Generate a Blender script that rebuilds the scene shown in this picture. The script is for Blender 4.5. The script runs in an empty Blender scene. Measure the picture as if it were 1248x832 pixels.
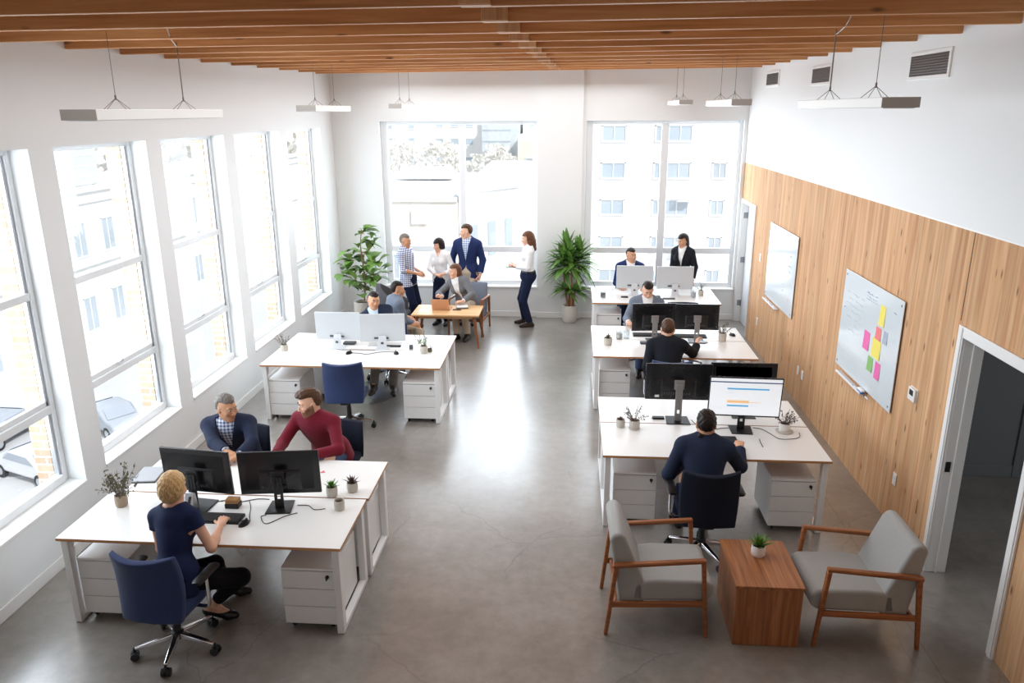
import bpy, bmesh, math, random
import numpy as np
from mathutils import Vector, Matrix, Euler
random.seed(7)
rng = np.random.RandomState(11)
PI = math.pi
col = bpy.context.scene.collection
XL, XR, YB = -4.318, 3.056, 14.221

# ------------------------------------------------------------------ materials
MATS = {}
def new_mat(name):
    m = bpy.data.materials.new(name); m.use_nodes = True
    nt = m.node_tree; b = nt.nodes['Principled BSDF']
    MATS[name] = m
    return m, nt, b
def nd(nt, t, **k):
    n = nt.nodes.new(t)
    for a, v in k.items():
        if a in ('op', 'blend'):
            setattr(n, 'operation' if a == 'op' else 'blend_type', v)
        else:
            setattr(n, a, v)
    return n
def rgb(h):
    """sRGB 0-255 tuple -> linear"""
    return tuple((c/255/12.92 if c/255 <= .04045 else ((c/255+.055)/1.055)**2.4) for c in h)+(1,)
def simple(name, c, rough=.5, metal=0, var=.06, scale=8, bump=0, bscale=200, spec=.5, coat=0, emit=None, es=1, sheen=0):
    m, nt, b = new_mat(name)
    L = nt.links.new
    tc = nd(nt, 'ShaderNodeTexCoord')
    nz = nd(nt, 'ShaderNodeTexNoise'); nz.inputs['Scale'].default_value = scale; nz.inputs['Detail'].default_value = 4
    L(tc.outputs['Object'], nz.inputs['Vector'])
    mx = nd(nt, 'ShaderNodeMix', data_type='RGBA')
    cl = rgb(c)
    mx.inputs['A'].default_value = tuple(x*(1-var) for x in cl[:3])+(1,)
    mx.inputs['B'].default_value = tuple(min(1, x*(1+var)) for x in cl[:3])+(1,)
    L(nz.outputs['Fac'], mx.inputs['Factor'])
    L(mx.outputs['Result'], b.inputs['Base Color'])
    b.inputs['Roughness'].default_value = rough
    b.inputs['Metallic'].default_value = metal
    b.inputs['Specular IOR Level'].default_value = spec
    b.inputs['Coat Weight'].default_value = coat
    if sheen: b.inputs['Sheen Weight'].default_value = sheen
    if emit:
        b.inputs['Emission Color'].default_value = rgb(emit); b.inputs['Emission Strength'].default_value = es
    if bump:
        n2 = nd(nt, 'ShaderNodeTexNoise'); n2.inputs['Scale'].default_value = bscale
        L(tc.outputs['Object'], n2.inputs['Vector'])
        bp = nd(nt, 'ShaderNodeBump'); bp.inputs['Strength'].default_value = bump; bp.inputs['Distance'].default_value = .002
        L(n2.outputs['Fac'], bp.inputs['Height']); L(bp.outputs['Normal'], b.inputs['Normal'])
    return m
def ramp(nt, stops):
    r = nd(nt, 'ShaderNodeValToRGB')
    e = r.color_ramp.elements
    e[0].position, e[0].color = stops[0][0], rgb(stops[0][1])
    e[1].position, e[1].color = stops[-1][0], rgb(stops[-1][1])
    for p, c in stops[1:-1]:
        x = e.new(p); x.color = rgb(c)
    return r
def wood(name, cols, axis='z', plank=None, across='y', rough=.5, grain=1.0, knots=True, coord='Object', knot_density=1.0):
    """plank wood: grain runs along axis; planks of width plank laid along the across axis"""
    m, nt, b = new_mat(name); L = nt.links.new
    tc = nd(nt, 'ShaderNodeTexCoord')
    sp = nd(nt, 'ShaderNodeSeparateXYZ'); L(tc.outputs[coord], sp.inputs[0])
    ax = {'x': 'X', 'y': 'Y', 'z': 'Z'}
    if plank:
        dv = nd(nt, 'ShaderNodeMath', op='DIVIDE'); L(sp.outputs[ax[across]], dv.inputs[0]); dv.inputs[1].default_value = plank
        fl = nd(nt, 'ShaderNodeMath', op='FLOOR'); L(dv.outputs[0], fl.inputs[0]); idn = fl.outputs[0]
    else:
        oi = nd(nt, 'ShaderNodeObjectInfo'); idn = oi.outputs['Random']
    wn = nd(nt, 'ShaderNodeTexWhiteNoise', noise_dimensions='1D'); L(idn, wn.inputs['W'])
    off = nd(nt, 'ShaderNodeVectorMath', op='MULTIPLY_ADD')
    L(wn.outputs['Color'], off.inputs[0]); off.inputs[1].default_value = (9, 9, 9); L(tc.outputs[coord], off.inputs[2])
    sc = nd(nt, 'ShaderNodeVectorMath', op='MULTIPLY'); L(off.outputs[0], sc.inputs[0])
    sc.inputs[1].default_value = tuple({True: 1.1, False: 22.0}[a == axis]*grain for a in 'xyz')
    nz = nd(nt, 'ShaderNodeTexNoise'); nz.inputs['Scale'].default_value = 1; nz.inputs['Detail'].default_value = 5; nz.inputs['Distortion'].default_value = .6
    L(sc.outputs[0], nz.inputs['Vector'])
    rp = ramp(nt, [(.28, cols[0]), (.5, cols[1]), (.72, cols[2])]); L(nz.outputs['Fac'], rp.inputs[0])
    # per plank tint
    mr = nd(nt, 'ShaderNodeMapRange'); L(wn.outputs['Value'], mr.inputs[0]); mr.inputs[3].default_value = .88; mr.inputs[4].default_value = 1.08
    hs = nd(nt, 'ShaderNodeHueSaturation'); L(mr.outputs[0], hs.inputs['Value']); L(rp.outputs[0], hs.inputs['Color'])
    out = hs.outputs[0]
    if knots:
        vs = nd(nt, 'ShaderNodeVectorMath', op='MULTIPLY'); L(off.outputs[0], vs.inputs[0])
        vs.inputs[1].default_value = tuple({True: 2.8, False: 8.5}[a == axis]*knot_density for a in 'xyz')
        vo = nd(nt, 'ShaderNodeTexVoronoi', feature='F1'); vo.inputs['Scale'].default_value = 1; L(vs.outputs[0], vo.inputs['Vector'])
        kr = nd(nt, 'ShaderNodeMapRange'); L(vo.outputs['Distance'], kr.inputs[0])
        kr.inputs[1].default_value = .05; kr.inputs[2].default_value = .14; kr.inputs[3].default_value = .85; kr.inputs[4].default_value = 0
        mx = nd(nt, 'ShaderNodeMix', data_type='RGBA'); L(kr.outputs[0], mx.inputs['Factor']); L(out, mx.inputs['A'])
        mx.inputs['B'].default_value = tuple(x*.30 for x in rgb(cols[0])[:3])+(1,)
        out = mx.outputs['Result']
    if plank:
        fr = nd(nt, 'ShaderNodeMath', op='FRACT'); L(dv.outputs[0], fr.inputs[0])
        a1 = nd(nt, 'ShaderNodeMath', op='COMPARE'); L(fr.outputs[0], a1.inputs[0]); a1.inputs[1].default_value = 0; a1.inputs[2].default_value = .022
        m2 = nd(nt, 'ShaderNodeMath', op='MULTIPLY'); L(a1.outputs[0], m2.inputs[0]); m2.inputs[1].default_value = .35
        mx = nd(nt, 'ShaderNodeMix', data_type='RGBA'); L(m2.outputs[0], mx.inputs['Factor']); L(out, mx.inputs['A'])
        mx.inputs['B'].default_value = tuple(x*.4 for x in rgb(cols[0])[:3])+(1,)
        out = mx.outputs['Result']
    L(out, b.inputs['Base Color'])
    b.inputs['Roughness'].default_value = rough
    return m

# ------------------------------------------------------------------ objects
def tag(o, label=None, cat=None, group=None, kind=None):
    if label: o['label'] = label
    if cat: o['category'] = cat
    if group: o['group'] = group
    if kind: o['kind'] = kind
    return o
def empty(name, loc=(0, 0, 0), rz=0, label=None, cat=None, group=None):
    o = bpy.data.objects.new(name, None); col.objects.link(o)
    o.empty_display_size = .1
    o.location = loc; o.rotation_euler = (0, 0, rz)
    return tag(o, label, cat, group)
def dup(root, loc=None, rz=None, label=None, group=None, parent=None):
    r = root.copy(); col.objects.link(r)
    if loc is not None: r.location = loc
    if rz is not None: r.rotation_euler = (0, 0, rz)
    if label: r['label'] = label
    if group: r['group'] = group
    if parent is not None: r.parent = parent
    for ch in list(root.children):
        dup(ch, parent=r)
    return r

class MB:
    """collects shapes into ONE mesh"""
    def __init__(s): s.v = []; s.f = []; s.m = []
    def add(s, vs, fs, mi=0):
        o = len(s.v); s.v += [tuple(v) for v in vs]
        for f in fs: s.f.append([i+o for i in f]); s.m.append(mi)
        return s
    def box(s, x0, x1, y0, y1, z0, z1, mi=0, M=None, top=None):
        vs = [Vector((x, y, z)) for z in (z0, z1) for y in (y0, y1) for x in (x0, x1)]
        if M is not None: vs = [M @ v for v in vs]
        fs = [(0, 2, 3, 1), (4, 5, 7, 6), (0, 1, 5, 4), (2, 6, 7, 3), (0, 4, 6, 2), (1, 3, 7, 5)]
        o = len(s.v); s.v += [tuple(v) for v in vs]
        for i, f in enumerate(fs):
            s.f.append([j+o for j in f]); s.m.append(top if (top is not None and i == 1) else mi)
        return s
    def hexa(s, p, mi=0):
        fs = [(0, 2, 3, 1), (4, 5, 7, 6), (0, 1, 5, 4), (2, 6, 7, 3), (0, 4, 6, 2), (1, 3, 7, 5)]
        return s.add(p, fs, mi)
    def quad(s, a, b, c, d, mi=0): return s.add([a, b, c, d], [(0, 1, 2, 3)], mi)
    def tube(s, pts, r, n=8, mi=0, cap=True, flat=None):
        """flat=(sx,sy) scales the section in its local frame"""
        pts = [Vector(p) for p in pts]
        if not isinstance(r, (list, tuple)): r = [r]*len(pts)
        rings = []; up = None
        for i, p in enumerate(pts):
            t = (pts[min(i+1, len(pts)-1)]-pts[max(i-1, 0)]).normalized()
            if up is None:
                up = Vector((0, 0, 1)) if abs(t.z) < .9 else Vector((0, 1, 0))
            a = t.cross(up).normalized(); b = a.cross(t).normalized(); up = b
            fx, fy = flat or (1, 1)
            rings.append([p+a*(math.cos(2*PI*k/n)*r[i]*fx)+b*(math.sin(2*PI*k/n)*r[i]*fy) for k in range(n)])
        vs = [v for rg in rings for v in rg]; fs = []
        for i in range(len(pts)-1):
            for k in range(n):
                fs.append((i*n+k, i*n+(k+1) % n, (i+1)*n+(k+1) % n, (i+1)*n+k))
        if cap: fs.append(tuple(range(n))[::-1]); fs.append(tuple((len(pts)-1)*n+k for k in range(n)))
        return s.add(vs, fs, mi)
    def bar(s, p, q, w, h, w2=None, h2=None, mi=0, up=(0, 0, 1)):
        """rectangular bar p->q, width w (sideways) x h"""
        p, q = Vector(p), Vector(q); t = (q-p).normalized(); u = Vector(up)
        if abs(t.dot(u)) > .97: u = Vector((0, 1, 0)) if abs(t.y) < .9 else Vector((1, 0, 0))
        a = t.cross(u).normalized(); b = a.cross(t).normalized()
        w2 = w if w2 is None else w2; h2 = h if h2 is None else h2
        vs = []
        for c, ww, hh in ((p, w, h), (q, w2, h2)):
            for sb in (-1, 1):
                for sa in (-1, 1): vs.append(c+a*(sa*ww/2)+b*(sb*hh/2))
        return s.hexa(vs, mi)
    def lathe(s, prof, n=24, c=(0, 0, 0), mi=0, cap=True):
        vs = []; fs = []
        for r, z in prof:
            for k in range(n): vs.append((c[0]+r*math.cos(2*PI*k/n), c[1]+r*math.sin(2*PI*k/n), c[2]+z))
        for i in range(len(prof)-1):
            for k in range(n): fs.append((i*n+k, i*n+(k+1) % n, (i+1)*n+(k+1) % n, (i+1)*n+k))
        if cap: fs.append(tuple(range(n))[::-1]); fs.append(tuple((len(prof)-1)*n+k for k in range(n)))
        return s.add(vs, fs, mi)
    def prism(s, poly, M, h, mi=0):
        """poly (x,y) list extruded along local z by h, placed by M"""
        n = len(poly)
        vs = [M @ Vector((x, y, 0)) for x, y in poly]+[M @ Vector((x, y, h)) for x, y in poly]
        fs = [tuple(range(n))[::-1], tuple(range(n, 2*n))]+[(i, (i+1) % n, n+(i+1) % n, n+i) for i in range(n)]
        return s.add(vs, fs, mi)
    def grid(s, P, mi=0, flip=False):
        """P[i][j] points"""
        R, Cn = len(P), len(P[0]); vs = [p for r in P for p in r]; fs = []
        for i in range(R-1):
            for j in range(Cn-1):
                q = (i*Cn+j, i*Cn+j+1, (i+1)*Cn+j+1, (i+1)*Cn+j)
                fs.append(q[::-1] if flip else q)
        return s.add(vs, fs, mi)
    def build(s, name, mats, parent=None, bevel=0, seg=2, smooth=None, loc=None, sub=0, solid=0, **tags):
        me = bpy.data.meshes.new(name)
        me.from_pydata(s.v, [], s.f)
        if not isinstance(mats, (list, tuple)): mats = [mats]
        for m in mats: me.materials.append(MATS[m] if isinstance(m, str) else m)
        if len(mats) > 1:
            me.polygons.foreach_set('material_index', s.m)
        o = bpy.data.objects.new(name, me); col.objects.link(o)
        bm = bmesh.new(); bm.from_mesh(me); bmesh.ops.recalc_face_normals(bm, faces=bm.faces); bm.to_mesh(me); bm.free()
        if parent is not None: o.parent = parent
        if loc is not None: o.location = loc
        if solid:
            md = o.modifiers.new('thick', 'SOLIDIFY'); md.thickness = solid; md.offset = 0
        if bevel:
            md = o.modifiers.new('bevel', 'BEVEL'); md.width = bevel; md.segments = seg; md.limit_method = 'ANGLE'; md.angle_limit = .6
        if sub:
            md = o.modifiers.new('sub', 'SUBSURF'); md.levels = sub; md.render_levels = sub
        if smooth or (smooth is None and (bevel or sub)):
            for p in me.polygons: p.use_smooth = True
            if not sub:
                try: me.set_sharp_from_angle(angle=.7)
                except Exception: pass
        return tag(o, **tags) if tags else o
def T(x=0, y=0, z=0, rx=0, ry=0, rz=0):
    return Matrix.Translation((x, y, z)) @ Euler((rx, ry, rz)).to_matrix().to_4x4()
def sqc(pts, n=6):
    """smooth a polyline (Catmull-Rom)"""
    P = [Vector(p) for p in pts]; out = []
    for i in range(len(P)-1):
        a, b, c, d = P[max(i-1, 0)], P[i], P[i+1], P[min(i+2, len(P)-1)]
        for k in range(n):
            t = k/n
            out.append(.5*((2*b)+(c-a)*t+(2*a-5*b+4*c-d)*t*t+(3*b-a-3*c+d)*t**3))
    out.append(P[-1]); return out
# ------------------------------------------------------------------ palette
simple('white paint', (234, 236, 236), .6, var=.012, scale=1.5)
simple('white trim', (240, 240, 238), .4, var=.01)
simple('window frame white', (232, 235, 237), .35, var=.01)
simple('desk white', (236, 235, 232), .28, var=.012, scale=3, spec=.5)
simple('frame white', (240, 240, 240), .35, var=.01)
simple('cabinet white', (238, 238, 237), .4, var=.01)
simple('gap dark', (60, 60, 60), .7)
simple('black plastic', (20, 20, 22), .45, var=.1)
simple('screen back', (30, 31, 34), .27, var=.08)
simple('grey stand', (134, 131, 130), .4, var=.05)
simple('monitor white', (206, 210, 214), .3, var=.01)
simple('board glass', (220, 228, 232), .12, var=.01)
simple('white shine', (238, 240, 242), .2, var=.01)
simple('chrome', (225, 225, 228), .14, metal=1, var=.02)
simple('navy fabric', (47, 60, 98), .9, var=.15, scale=60, bump=.35, bscale=500, spec=.2, sheen=.15)
simple('dark fabric', (27, 31, 44), .9, var=.15, scale=60, bump=.3, bscale=500, spec=.2)
simple('grey fabric', (164, 163, 160), .95, var=.12, scale=90, bump=.5, bscale=420, spec=.15, sheen=.1)
simple('bluegrey fabric', (120, 128, 142), .95, var=.12, scale=90, bump=.4, bscale=420, spec=.15)
simple('charcoal fabric', (84, 84, 88), .95, var=.12, scale=90, bump=.4, bscale=420, spec=.15)
wood('beam wood', [(176, 118, 66), (206, 146, 90), (220, 166, 110)], axis='x', rough=.55, knot_density=.8)
wood('deck wood', [(150, 92, 48), (175, 112, 62), (190, 128, 76)], axis='y', plank=.14, across='x', rough=.6, knots=False)
wood('panel wood', [(190, 140, 102), (210, 166, 125), (223, 184, 146)], axis='z', plank=.098, across='y', rough=.75, knot_density=1.0).node_tree.nodes['Principled BSDF'].inputs['Specular IOR Level'].default_value = .15
wood('chair wood', [(122, 70, 36), (150, 90, 48), (168, 106, 62)], axis='x', rough=.4, knots=False, grain=2)
wood('cube wood', [(128, 76, 42), (160, 101, 60), (184, 126, 82)], axis='y', plank=.16, across='x', rough=.38, knots=False, grain=1.6)
wood('cube wood front', [(128, 76, 42), (158, 99, 58), (182, 124, 80)], axis='z', plank=.16, across='x', rough=.38, knots=False, grain=1.6)
wood('table wood', [(196, 150, 100), (214, 172, 122), (226, 190, 144)], axis='x', rough=.4, knots=False, grain=1.5)
wood('ply edge', [(176, 122, 76), (196, 142, 94), (208, 158, 110)], axis='x', rough=.5, knots=False, grain=2)
simple('rose laptop', (214, 168, 136), .4, metal=.25, var=.03)
simple('pot concrete', (196, 190, 180), .85, var=.1, scale=30, bump=.3, bscale=120)
simple('pot white', (238, 236, 232), .4, var=.03)
simple('pot paper', (178, 160, 140), .9, var=.12, scale=20, bump=.4, bscale=60)
simple('soil', (70, 52, 38), .95, var=.3, scale=60, bump=.8, bscale=120)
simple('leaf green', (92, 132, 52), .4, var=.38, scale=7)
simple('leaf fig', (104, 140, 64), .35, var=.45, scale=4)
simple('leaf dark', (98, 140, 62), .38, var=.5, scale=6)
simple('leaf dusty', (104, 100, 74), .7, var=.4, scale=30)
simple('leaf purple', (92, 78, 70), .6, var=.4, scale=30)
simple('bark', (150, 112, 78), .85, var=.3, scale=20, bump=.6, bscale=60)
simple('cable dark', (40, 38, 38), .5)
simple('cable white', (225, 225, 225), .4)
simple('paper white', (240, 240, 238), .7, var=.01)
simple('aluminium', (196, 198, 202), .35, metal=.7, var=.02)
simple('amber wood', (176, 132, 82), .6, var=.2, scale=20)
simple('lamp white', (226, 224, 220), .45, var=.01)
simple('lamp end', (180, 176, 171), .5, var=.01)
simple('wire', (120, 112, 104), .4, metal=.6)
simple('vent dark', (84, 86, 88), .6, var=.02)
simple('door grey', (206, 209, 212), .45, var=.01)
simple('hinge', (150, 150, 152), .3, metal=.8)
simple('side paint', (120, 124, 128), .7, var=.02)
simple('plate white', (236, 234, 230), .35, var=.01)
simple('plate tan', (206, 160, 116), .45, var=.04)
simple('note pink', (236, 112, 176), .75, var=.03)
simple('note yellow', (240, 224, 110), .75, var=.03)
simple('note coral', (238, 130, 130), .75, var=.03)
simple('note green', (140, 190, 112), .75, var=.03)
simple('note grey', (176, 182, 196), .75, var=.03)
simple('ink blue', (132, 152, 190), .6)
simple('ink grey', (150, 160, 172), .6)
simple('ink pale', (214, 220, 226), .6)
simple('marker blue', (58, 110, 190), .5)
simple('marker red', (214, 60, 90), .5)
simple('heart pink', (236, 106, 116), .6)
simple('screen white', (236, 242, 248), .3, var=.005, emit=(236, 242, 248), es=.55)
simple('screen navy', (52, 74, 116), .3, emit=(52, 74, 116), es=.5)
simple('screen blue', (96, 176, 222), .3, emit=(96, 176, 222), es=.5)
simple('screen orange', (244, 196, 142), .3, emit=(244, 196, 142), es=.5)
simple('screen pale', (210, 220, 230), .3, emit=(210, 220, 230), es=.5)
# clothes
def hairmat(name, c):
    m, nt, b = new_mat(name); L = nt.links.new
    tc = nd(nt, 'ShaderNodeTexCoord'); mp = nd(nt, 'ShaderNodeMapping'); mp.inputs['Scale'].default_value = (260, 260, 14); L(tc.outputs['Object'], mp.inputs['Vector'])
    nz = nd(nt, 'ShaderNodeTexNoise'); nz.inputs['Scale'].default_value = 1; nz.inputs['Detail'].default_value = 3; L(mp.outputs[0], nz.inputs['Vector'])
    r = ramp(nt, [(.3, tuple(x*.55 for x in c)), (.5, c), (.72, tuple(min(255, x*1.18) for x in c))]); L(nz.outputs['Fac'], r.inputs[0])
    L(r.outputs[0], b.inputs['Base Color']); b.inputs['Roughness'].default_value = .5; b.inputs['Specular IOR Level'].default_value = .35
    bp = nd(nt, 'ShaderNodeBump'); bp.inputs['Strength'].default_value = .25; bp.inputs['Distance'].default_value = .002; L(nz.outputs['Fac'], bp.inputs['Height']); L(bp.outputs['Normal'], b.inputs['Normal'])
simple('laptop grey', (168, 171, 176), .45, var=.02)
simple('suit navy', (36, 44, 66), .85, var=.12, scale=50, bump=.25, bscale=500, spec=.25)
simple('suit blue', (34, 48, 92), .85, var=.12, scale=50, bump=.25, bscale=500, spec=.25)
simple('suit black', (27, 30, 38), .85, var=.12, scale=50, bump=.25, bscale=500, spec=.25)
simple('suit grey', (112, 120, 134), .9, var=.15, scale=60, bump=.3, bscale=500, spec=.2)
simple('knit grey', (116, 118, 122), .95, var=.2, scale=60, bump=.4, bscale=400, spec=.2)
simple('knit burgundy', (116, 30, 46), .95, var=.18, scale=50, bump=.5, bscale=380, spec=.2, sheen=.1)
simple('dress navy', (30, 40, 74), .8, var=.12, scale=40, bump=.2, bscale=400, spec=.25)
simple('shirt white', (236, 237, 238), .8, var=.03, scale=20, spec=.2)
simple('shirt pale', (200, 216, 234), .8, var=.04, scale=20, spec=.2)
simple('trouser black', (20, 20, 24), .9, var=.12, scale=40, spec=.2)
simple('trouser navy', (28, 36, 62), .9, var=.12, scale=40, spec=.2)
simple('trouser khaki', (188, 172, 152), .9, var=.06, scale=40, spec=.2)
simple('trouser grey', (120, 116, 112), .9, var=.35, scale=26, spec=.2)
simple('jeans', (70, 86, 116), .9, var=.3, scale=26, spec=.2)
simple('shoe black', (18, 17, 17), .35)
simple('shoe brown', (52, 40, 34), .45)
hairmat('hair blonde', (206, 168, 116))
hairmat('hair grey', (116, 110, 104))
hairmat('hair brown', (84, 58, 40))
hairmat('hair dark', (38, 29, 25))
hairmat('hair auburn', (104, 66, 42))
simple('beard brown', (128, 90, 66), .7, var=.3, scale=80)
simple('eye white', (236, 232, 228), .25)
simple('eye dark', (34, 24, 20), .2)
def plaid(name, base, line, n=34):
    m, nt, b = new_mat(name); L = nt.links.new
    tc = nd(nt, 'ShaderNodeTexCoord'); sp = nd(nt, 'ShaderNodeSeparateXYZ'); L(tc.outputs['Object'], sp.inputs[0])
    outs = []
    for a in ('X', 'Y', 'Z'):
        mu = nd(nt, 'ShaderNodeMath', op='MULTIPLY'); L(sp.outputs[a], mu.inputs[0]); mu.inputs[1].default_value = n
        fr = nd(nt, 'ShaderNodeMath', op='FRACT'); L(mu.outputs[0], fr.inputs[0])
        gt = nd(nt, 'ShaderNodeMath', op='GREATER_THAN'); L(fr.outputs[0], gt.inputs[0]); gt.inputs[1].default_value = .55
        outs.append(gt.outputs[0])
    ad = nd(nt, 'ShaderNodeMath', op='ADD'); L(outs[0], ad.inputs[0]); L(outs[2], ad.inputs[1])
    hf = nd(nt, 'ShaderNodeMath', op='MULTIPLY'); L(ad.outputs[0], hf.inputs[0]); hf.inputs[1].default_value = .5
    mx = nd(nt, 'ShaderNodeMix', data_type='RGBA'); L(hf.outputs[0], mx.inputs['Factor'])
    mx.inputs['A'].default_value = rgb(base); mx.inputs['B'].default_value = rgb(line)
    L(mx.outputs['Result'], b.inputs['Base Color']); b.inputs['Roughness'].default_value = .85
    return m
plaid('plaid blue', (222, 228, 240), (46, 66, 128), 30)
plaid('plaid pale', (228, 234, 244), (84, 116, 180), 26)
def skin(name, c):
    m, nt, b = new_mat(name); L = nt.links.new
    at = nd(nt, 'ShaderNodeAttribute'); at.attribute_name = 'tint'
    mx = nd(nt, 'ShaderNodeMix', data_type='RGBA', blend_type='MULTIPLY'); mx.inputs['Factor'].default_value = 1
    mx.inputs['A'].default_value = rgb(c); L(at.outputs['Color'], mx.inputs['B'])
    L(mx.outputs['Result'], b.inputs['Base Color'])
    b.inputs['Roughness'].default_value = .5; b.inputs['Subsurface Weight'].default_value = .0
    return m
skin('skin fair', (226, 176, 148)); skin('skin tan', (196, 144, 110)); skin('skin olive', (208, 156, 122)); skin('skin brown', (160, 108, 80))
def glass(name, tint=(1, 1, 1), refl=.07, rough=.02):
    m, nt, b = new_mat(name); L = nt.links.new; nt.nodes.remove(b)
    out = nt.nodes['Material Output']
    tr = nd(nt, 'ShaderNodeBsdfTransparent'); tr.inputs[0].default_value = tint+(1,)
    gl = nd(nt, 'ShaderNodeBsdfGlossy'); gl.inputs['Roughness'].default_value = rough
    mx = nd(nt, 'ShaderNodeMixShader'); mx.inputs[0].default_value = refl
    L(tr.outputs[0], mx.inputs[1]); L(gl.outputs[0], mx.inputs[2]); L(mx.outputs[0], out.inputs['Surface'])
glass('window glass', (.97, .985, 1), .05)
glass('jar glass', (.93, .95, .96), .14)
glass('mat glass', (.96, .975, .985), .10, .12)

def concrete():
    m, nt, b = new_mat('concrete floor'); L = nt.links.new
    tc = nd(nt, 'ShaderNodeTexCoord')
    n1 = nd(nt, 'ShaderNodeTexNoise'); n1.inputs['Scale'].default_value = .9; n1.inputs['Detail'].default_value = 7; n1.inputs['Roughness'].default_value = .62
    n2 = nd(nt, 'ShaderNodeTexNoise'); n2.inputs['Scale'].default_value = 9; n2.inputs['Detail'].default_value = 6; n2.inputs['Roughness'].default_value = .7
    for n in (n1, n2): L(tc.outputs['Object'], n.inputs['Vector'])
    r1 = ramp(nt, [(.3, (124, 118, 110)), (.52, (144, 138, 131)), (.75, (162, 157, 150))]); L(n1.outputs['Fac'], r1.inputs[0])
    r2 = ramp(nt, [(.3, (176, 175, 174)), (.7, (255, 255, 255))]); L(n2.outputs['Fac'], r2.inputs[0])
    mx = nd(nt, 'ShaderNodeMix', data_type='RGBA', blend_type='MULTIPLY'); mx.inputs['Factor'].default_value = .45
    L(r1.outputs[0], mx.inputs['A']); L(r2.outputs[0], mx.inputs['B'])
    # cracks: edges of a distorted coarse voronoi, only where a mask allows
    nw = nd(nt, 'ShaderNodeTexNoise'); nw.inputs['Scale'].default_value = 2.5; nw.inputs['Detail'].default_value = 4; L(tc.outputs['Object'], nw.inputs['Vector'])
    av = nd(nt, 'ShaderNodeVectorMath', op='MULTIPLY_ADD'); L(nw.outputs['Color'], av.inputs[0]); av.inputs[1].default_value = (.35, .35, 0); L(tc.outputs['Object'], av.inputs[2])
    vo = nd(nt, 'ShaderNodeTexVoronoi', feature='DISTANCE_TO_EDGE'); vo.inputs['Scale'].default_value = .75; L(av.outputs[0], vo.inputs['Vector'])
    cm = nd(nt, 'ShaderNodeMapRange'); L(vo.outputs['Distance'], cm.inputs[0]); cm.inputs[1].default_value = .0; cm.inputs[2].default_value = .006; cm.inputs[3].default_value = 1; cm.inputs[4].default_value = 0
    n3 = nd(nt, 'ShaderNodeTexNoise'); n3.inputs['Scale'].default_value = .6; L(tc.outputs['Object'], n3.inputs['Vector'])
    mk = nd(nt, 'ShaderNodeMapRange'); L(n3.outputs['Fac'], mk.inputs[0]); mk.inputs[1].default_value = .46; mk.inputs[2].default_value = .58; mk.inputs[3].default_value = 0; mk.inputs[4].default_value = .4
    mm = nd(nt, 'ShaderNodeMath', op='MULTIPLY'); L(cm.outputs[0], mm.inputs[0]); L(mk.outputs[0], mm.inputs[1])
    # saw-cut control joints
    sp = nd(nt, 'ShaderNodeSeparateXYZ'); L(tc.outputs['Object'], sp.inputs[0])
    j1 = nd(nt, 'ShaderNodeMath', op='COMPARE'); L(sp.outputs['X'], j1.inputs[0]); j1.inputs[1].default_value = 2.62; j1.inputs[2].default_value = .006
    j2 = nd(nt, 'ShaderNodeMath', op='MULTIPLY'); L(j1.outputs[0], j2.inputs[0]); j2.inputs[1].default_value = .35
    ms = nd(nt, 'ShaderNodeMath', op='MAXIMUM'); L(mm.outputs[0], ms.inputs[0]); L(j2.outputs[0], ms.inputs[1])
    m2 = nd(nt, 'ShaderNodeMix', data_type='RGBA'); L(ms.outputs[0], m2.inputs['Factor']); L(mx.outputs['Result'], m2.inputs['A']); m2.inputs['B'].default_value = rgb((78, 73, 68))
    L(m2.outputs['Result'], b.inputs['Base Color'])
    rr = nd(nt, 'ShaderNodeMapRange'); L(n2.outputs['Fac'], rr.inputs[0]); rr.inputs[3].default_value = .25; rr.inputs[4].default_value = .40
    L(rr.outputs[0], b.inputs['Roughness']); b.inputs['Specular IOR Level'].default_value = .6; b.inputs['Coat Weight'].default_value = 1.0; b.inputs['Coat Roughness'].default_value = .24; b.inputs['Coat IOR'].default_value = 1.85
concrete()
def brickmat(name, c1, c2, mortar, scale=1, bw=.22, bh=.075, rot=(0, 0, 0)):
    m, nt, b = new_mat(name); L = nt.links.new
    tc = nd(nt, 'ShaderNodeTexCoord'); mp = nd(nt, 'ShaderNodeMapping'); mp.inputs['Rotation'].default_value = rot
    L(tc.outputs['Object'], mp.inputs['Vector'])
    br = nd(nt, 'ShaderNodeTexBrick'); L(mp.outputs[0], br.inputs['Vector'])
    br.inputs['Color1'].default_value = rgb(c1); br.inputs['Color2'].default_value = rgb(c2); br.inputs['Mortar'].default_value = rgb(mortar)
    br.inputs['Scale'].default_value = scale; br.inputs['Brick Width'].default_value = bw; br.inputs['Row Height'].default_value = bh; br.inputs['Mortar Size'].default_value = .008
    L(br.outputs['Color'], b.inputs['Base Color']); b.inputs['Roughness'].default_value = .9
brickmat('brick jamb', (180, 150, 124), (198, 168, 142), (224, 219, 212), rot=(PI/2, 0, 0))
simple('facade white', (238, 238, 236), .9, var=.02)  # outdoor colours from here to the cars are paled, painting haze into them
simple('facade peach', (234, 224, 212), .9, var=.03)
simple('facade tan', (236, 233, 230), .9, var=.03)
simple('facade glass', (186, 196, 204), .85, var=.15, scale=.4)
simple('facade slate', (208, 215, 219), .6, var=.2, scale=3)
simple('roof pale', (228, 228, 226), .9, var=.04, scale=.5)
simple('asphalt', (206, 206, 206), .9, var=.05, scale=.6)
simple('tree haze', (240, 237, 230), .9, var=.12, scale=3)
simple('car dark', (176, 182, 190), .5)
simple('car silver', (220, 222, 226), .5)
simple('car glass', (168, 176, 186), .4)
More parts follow.
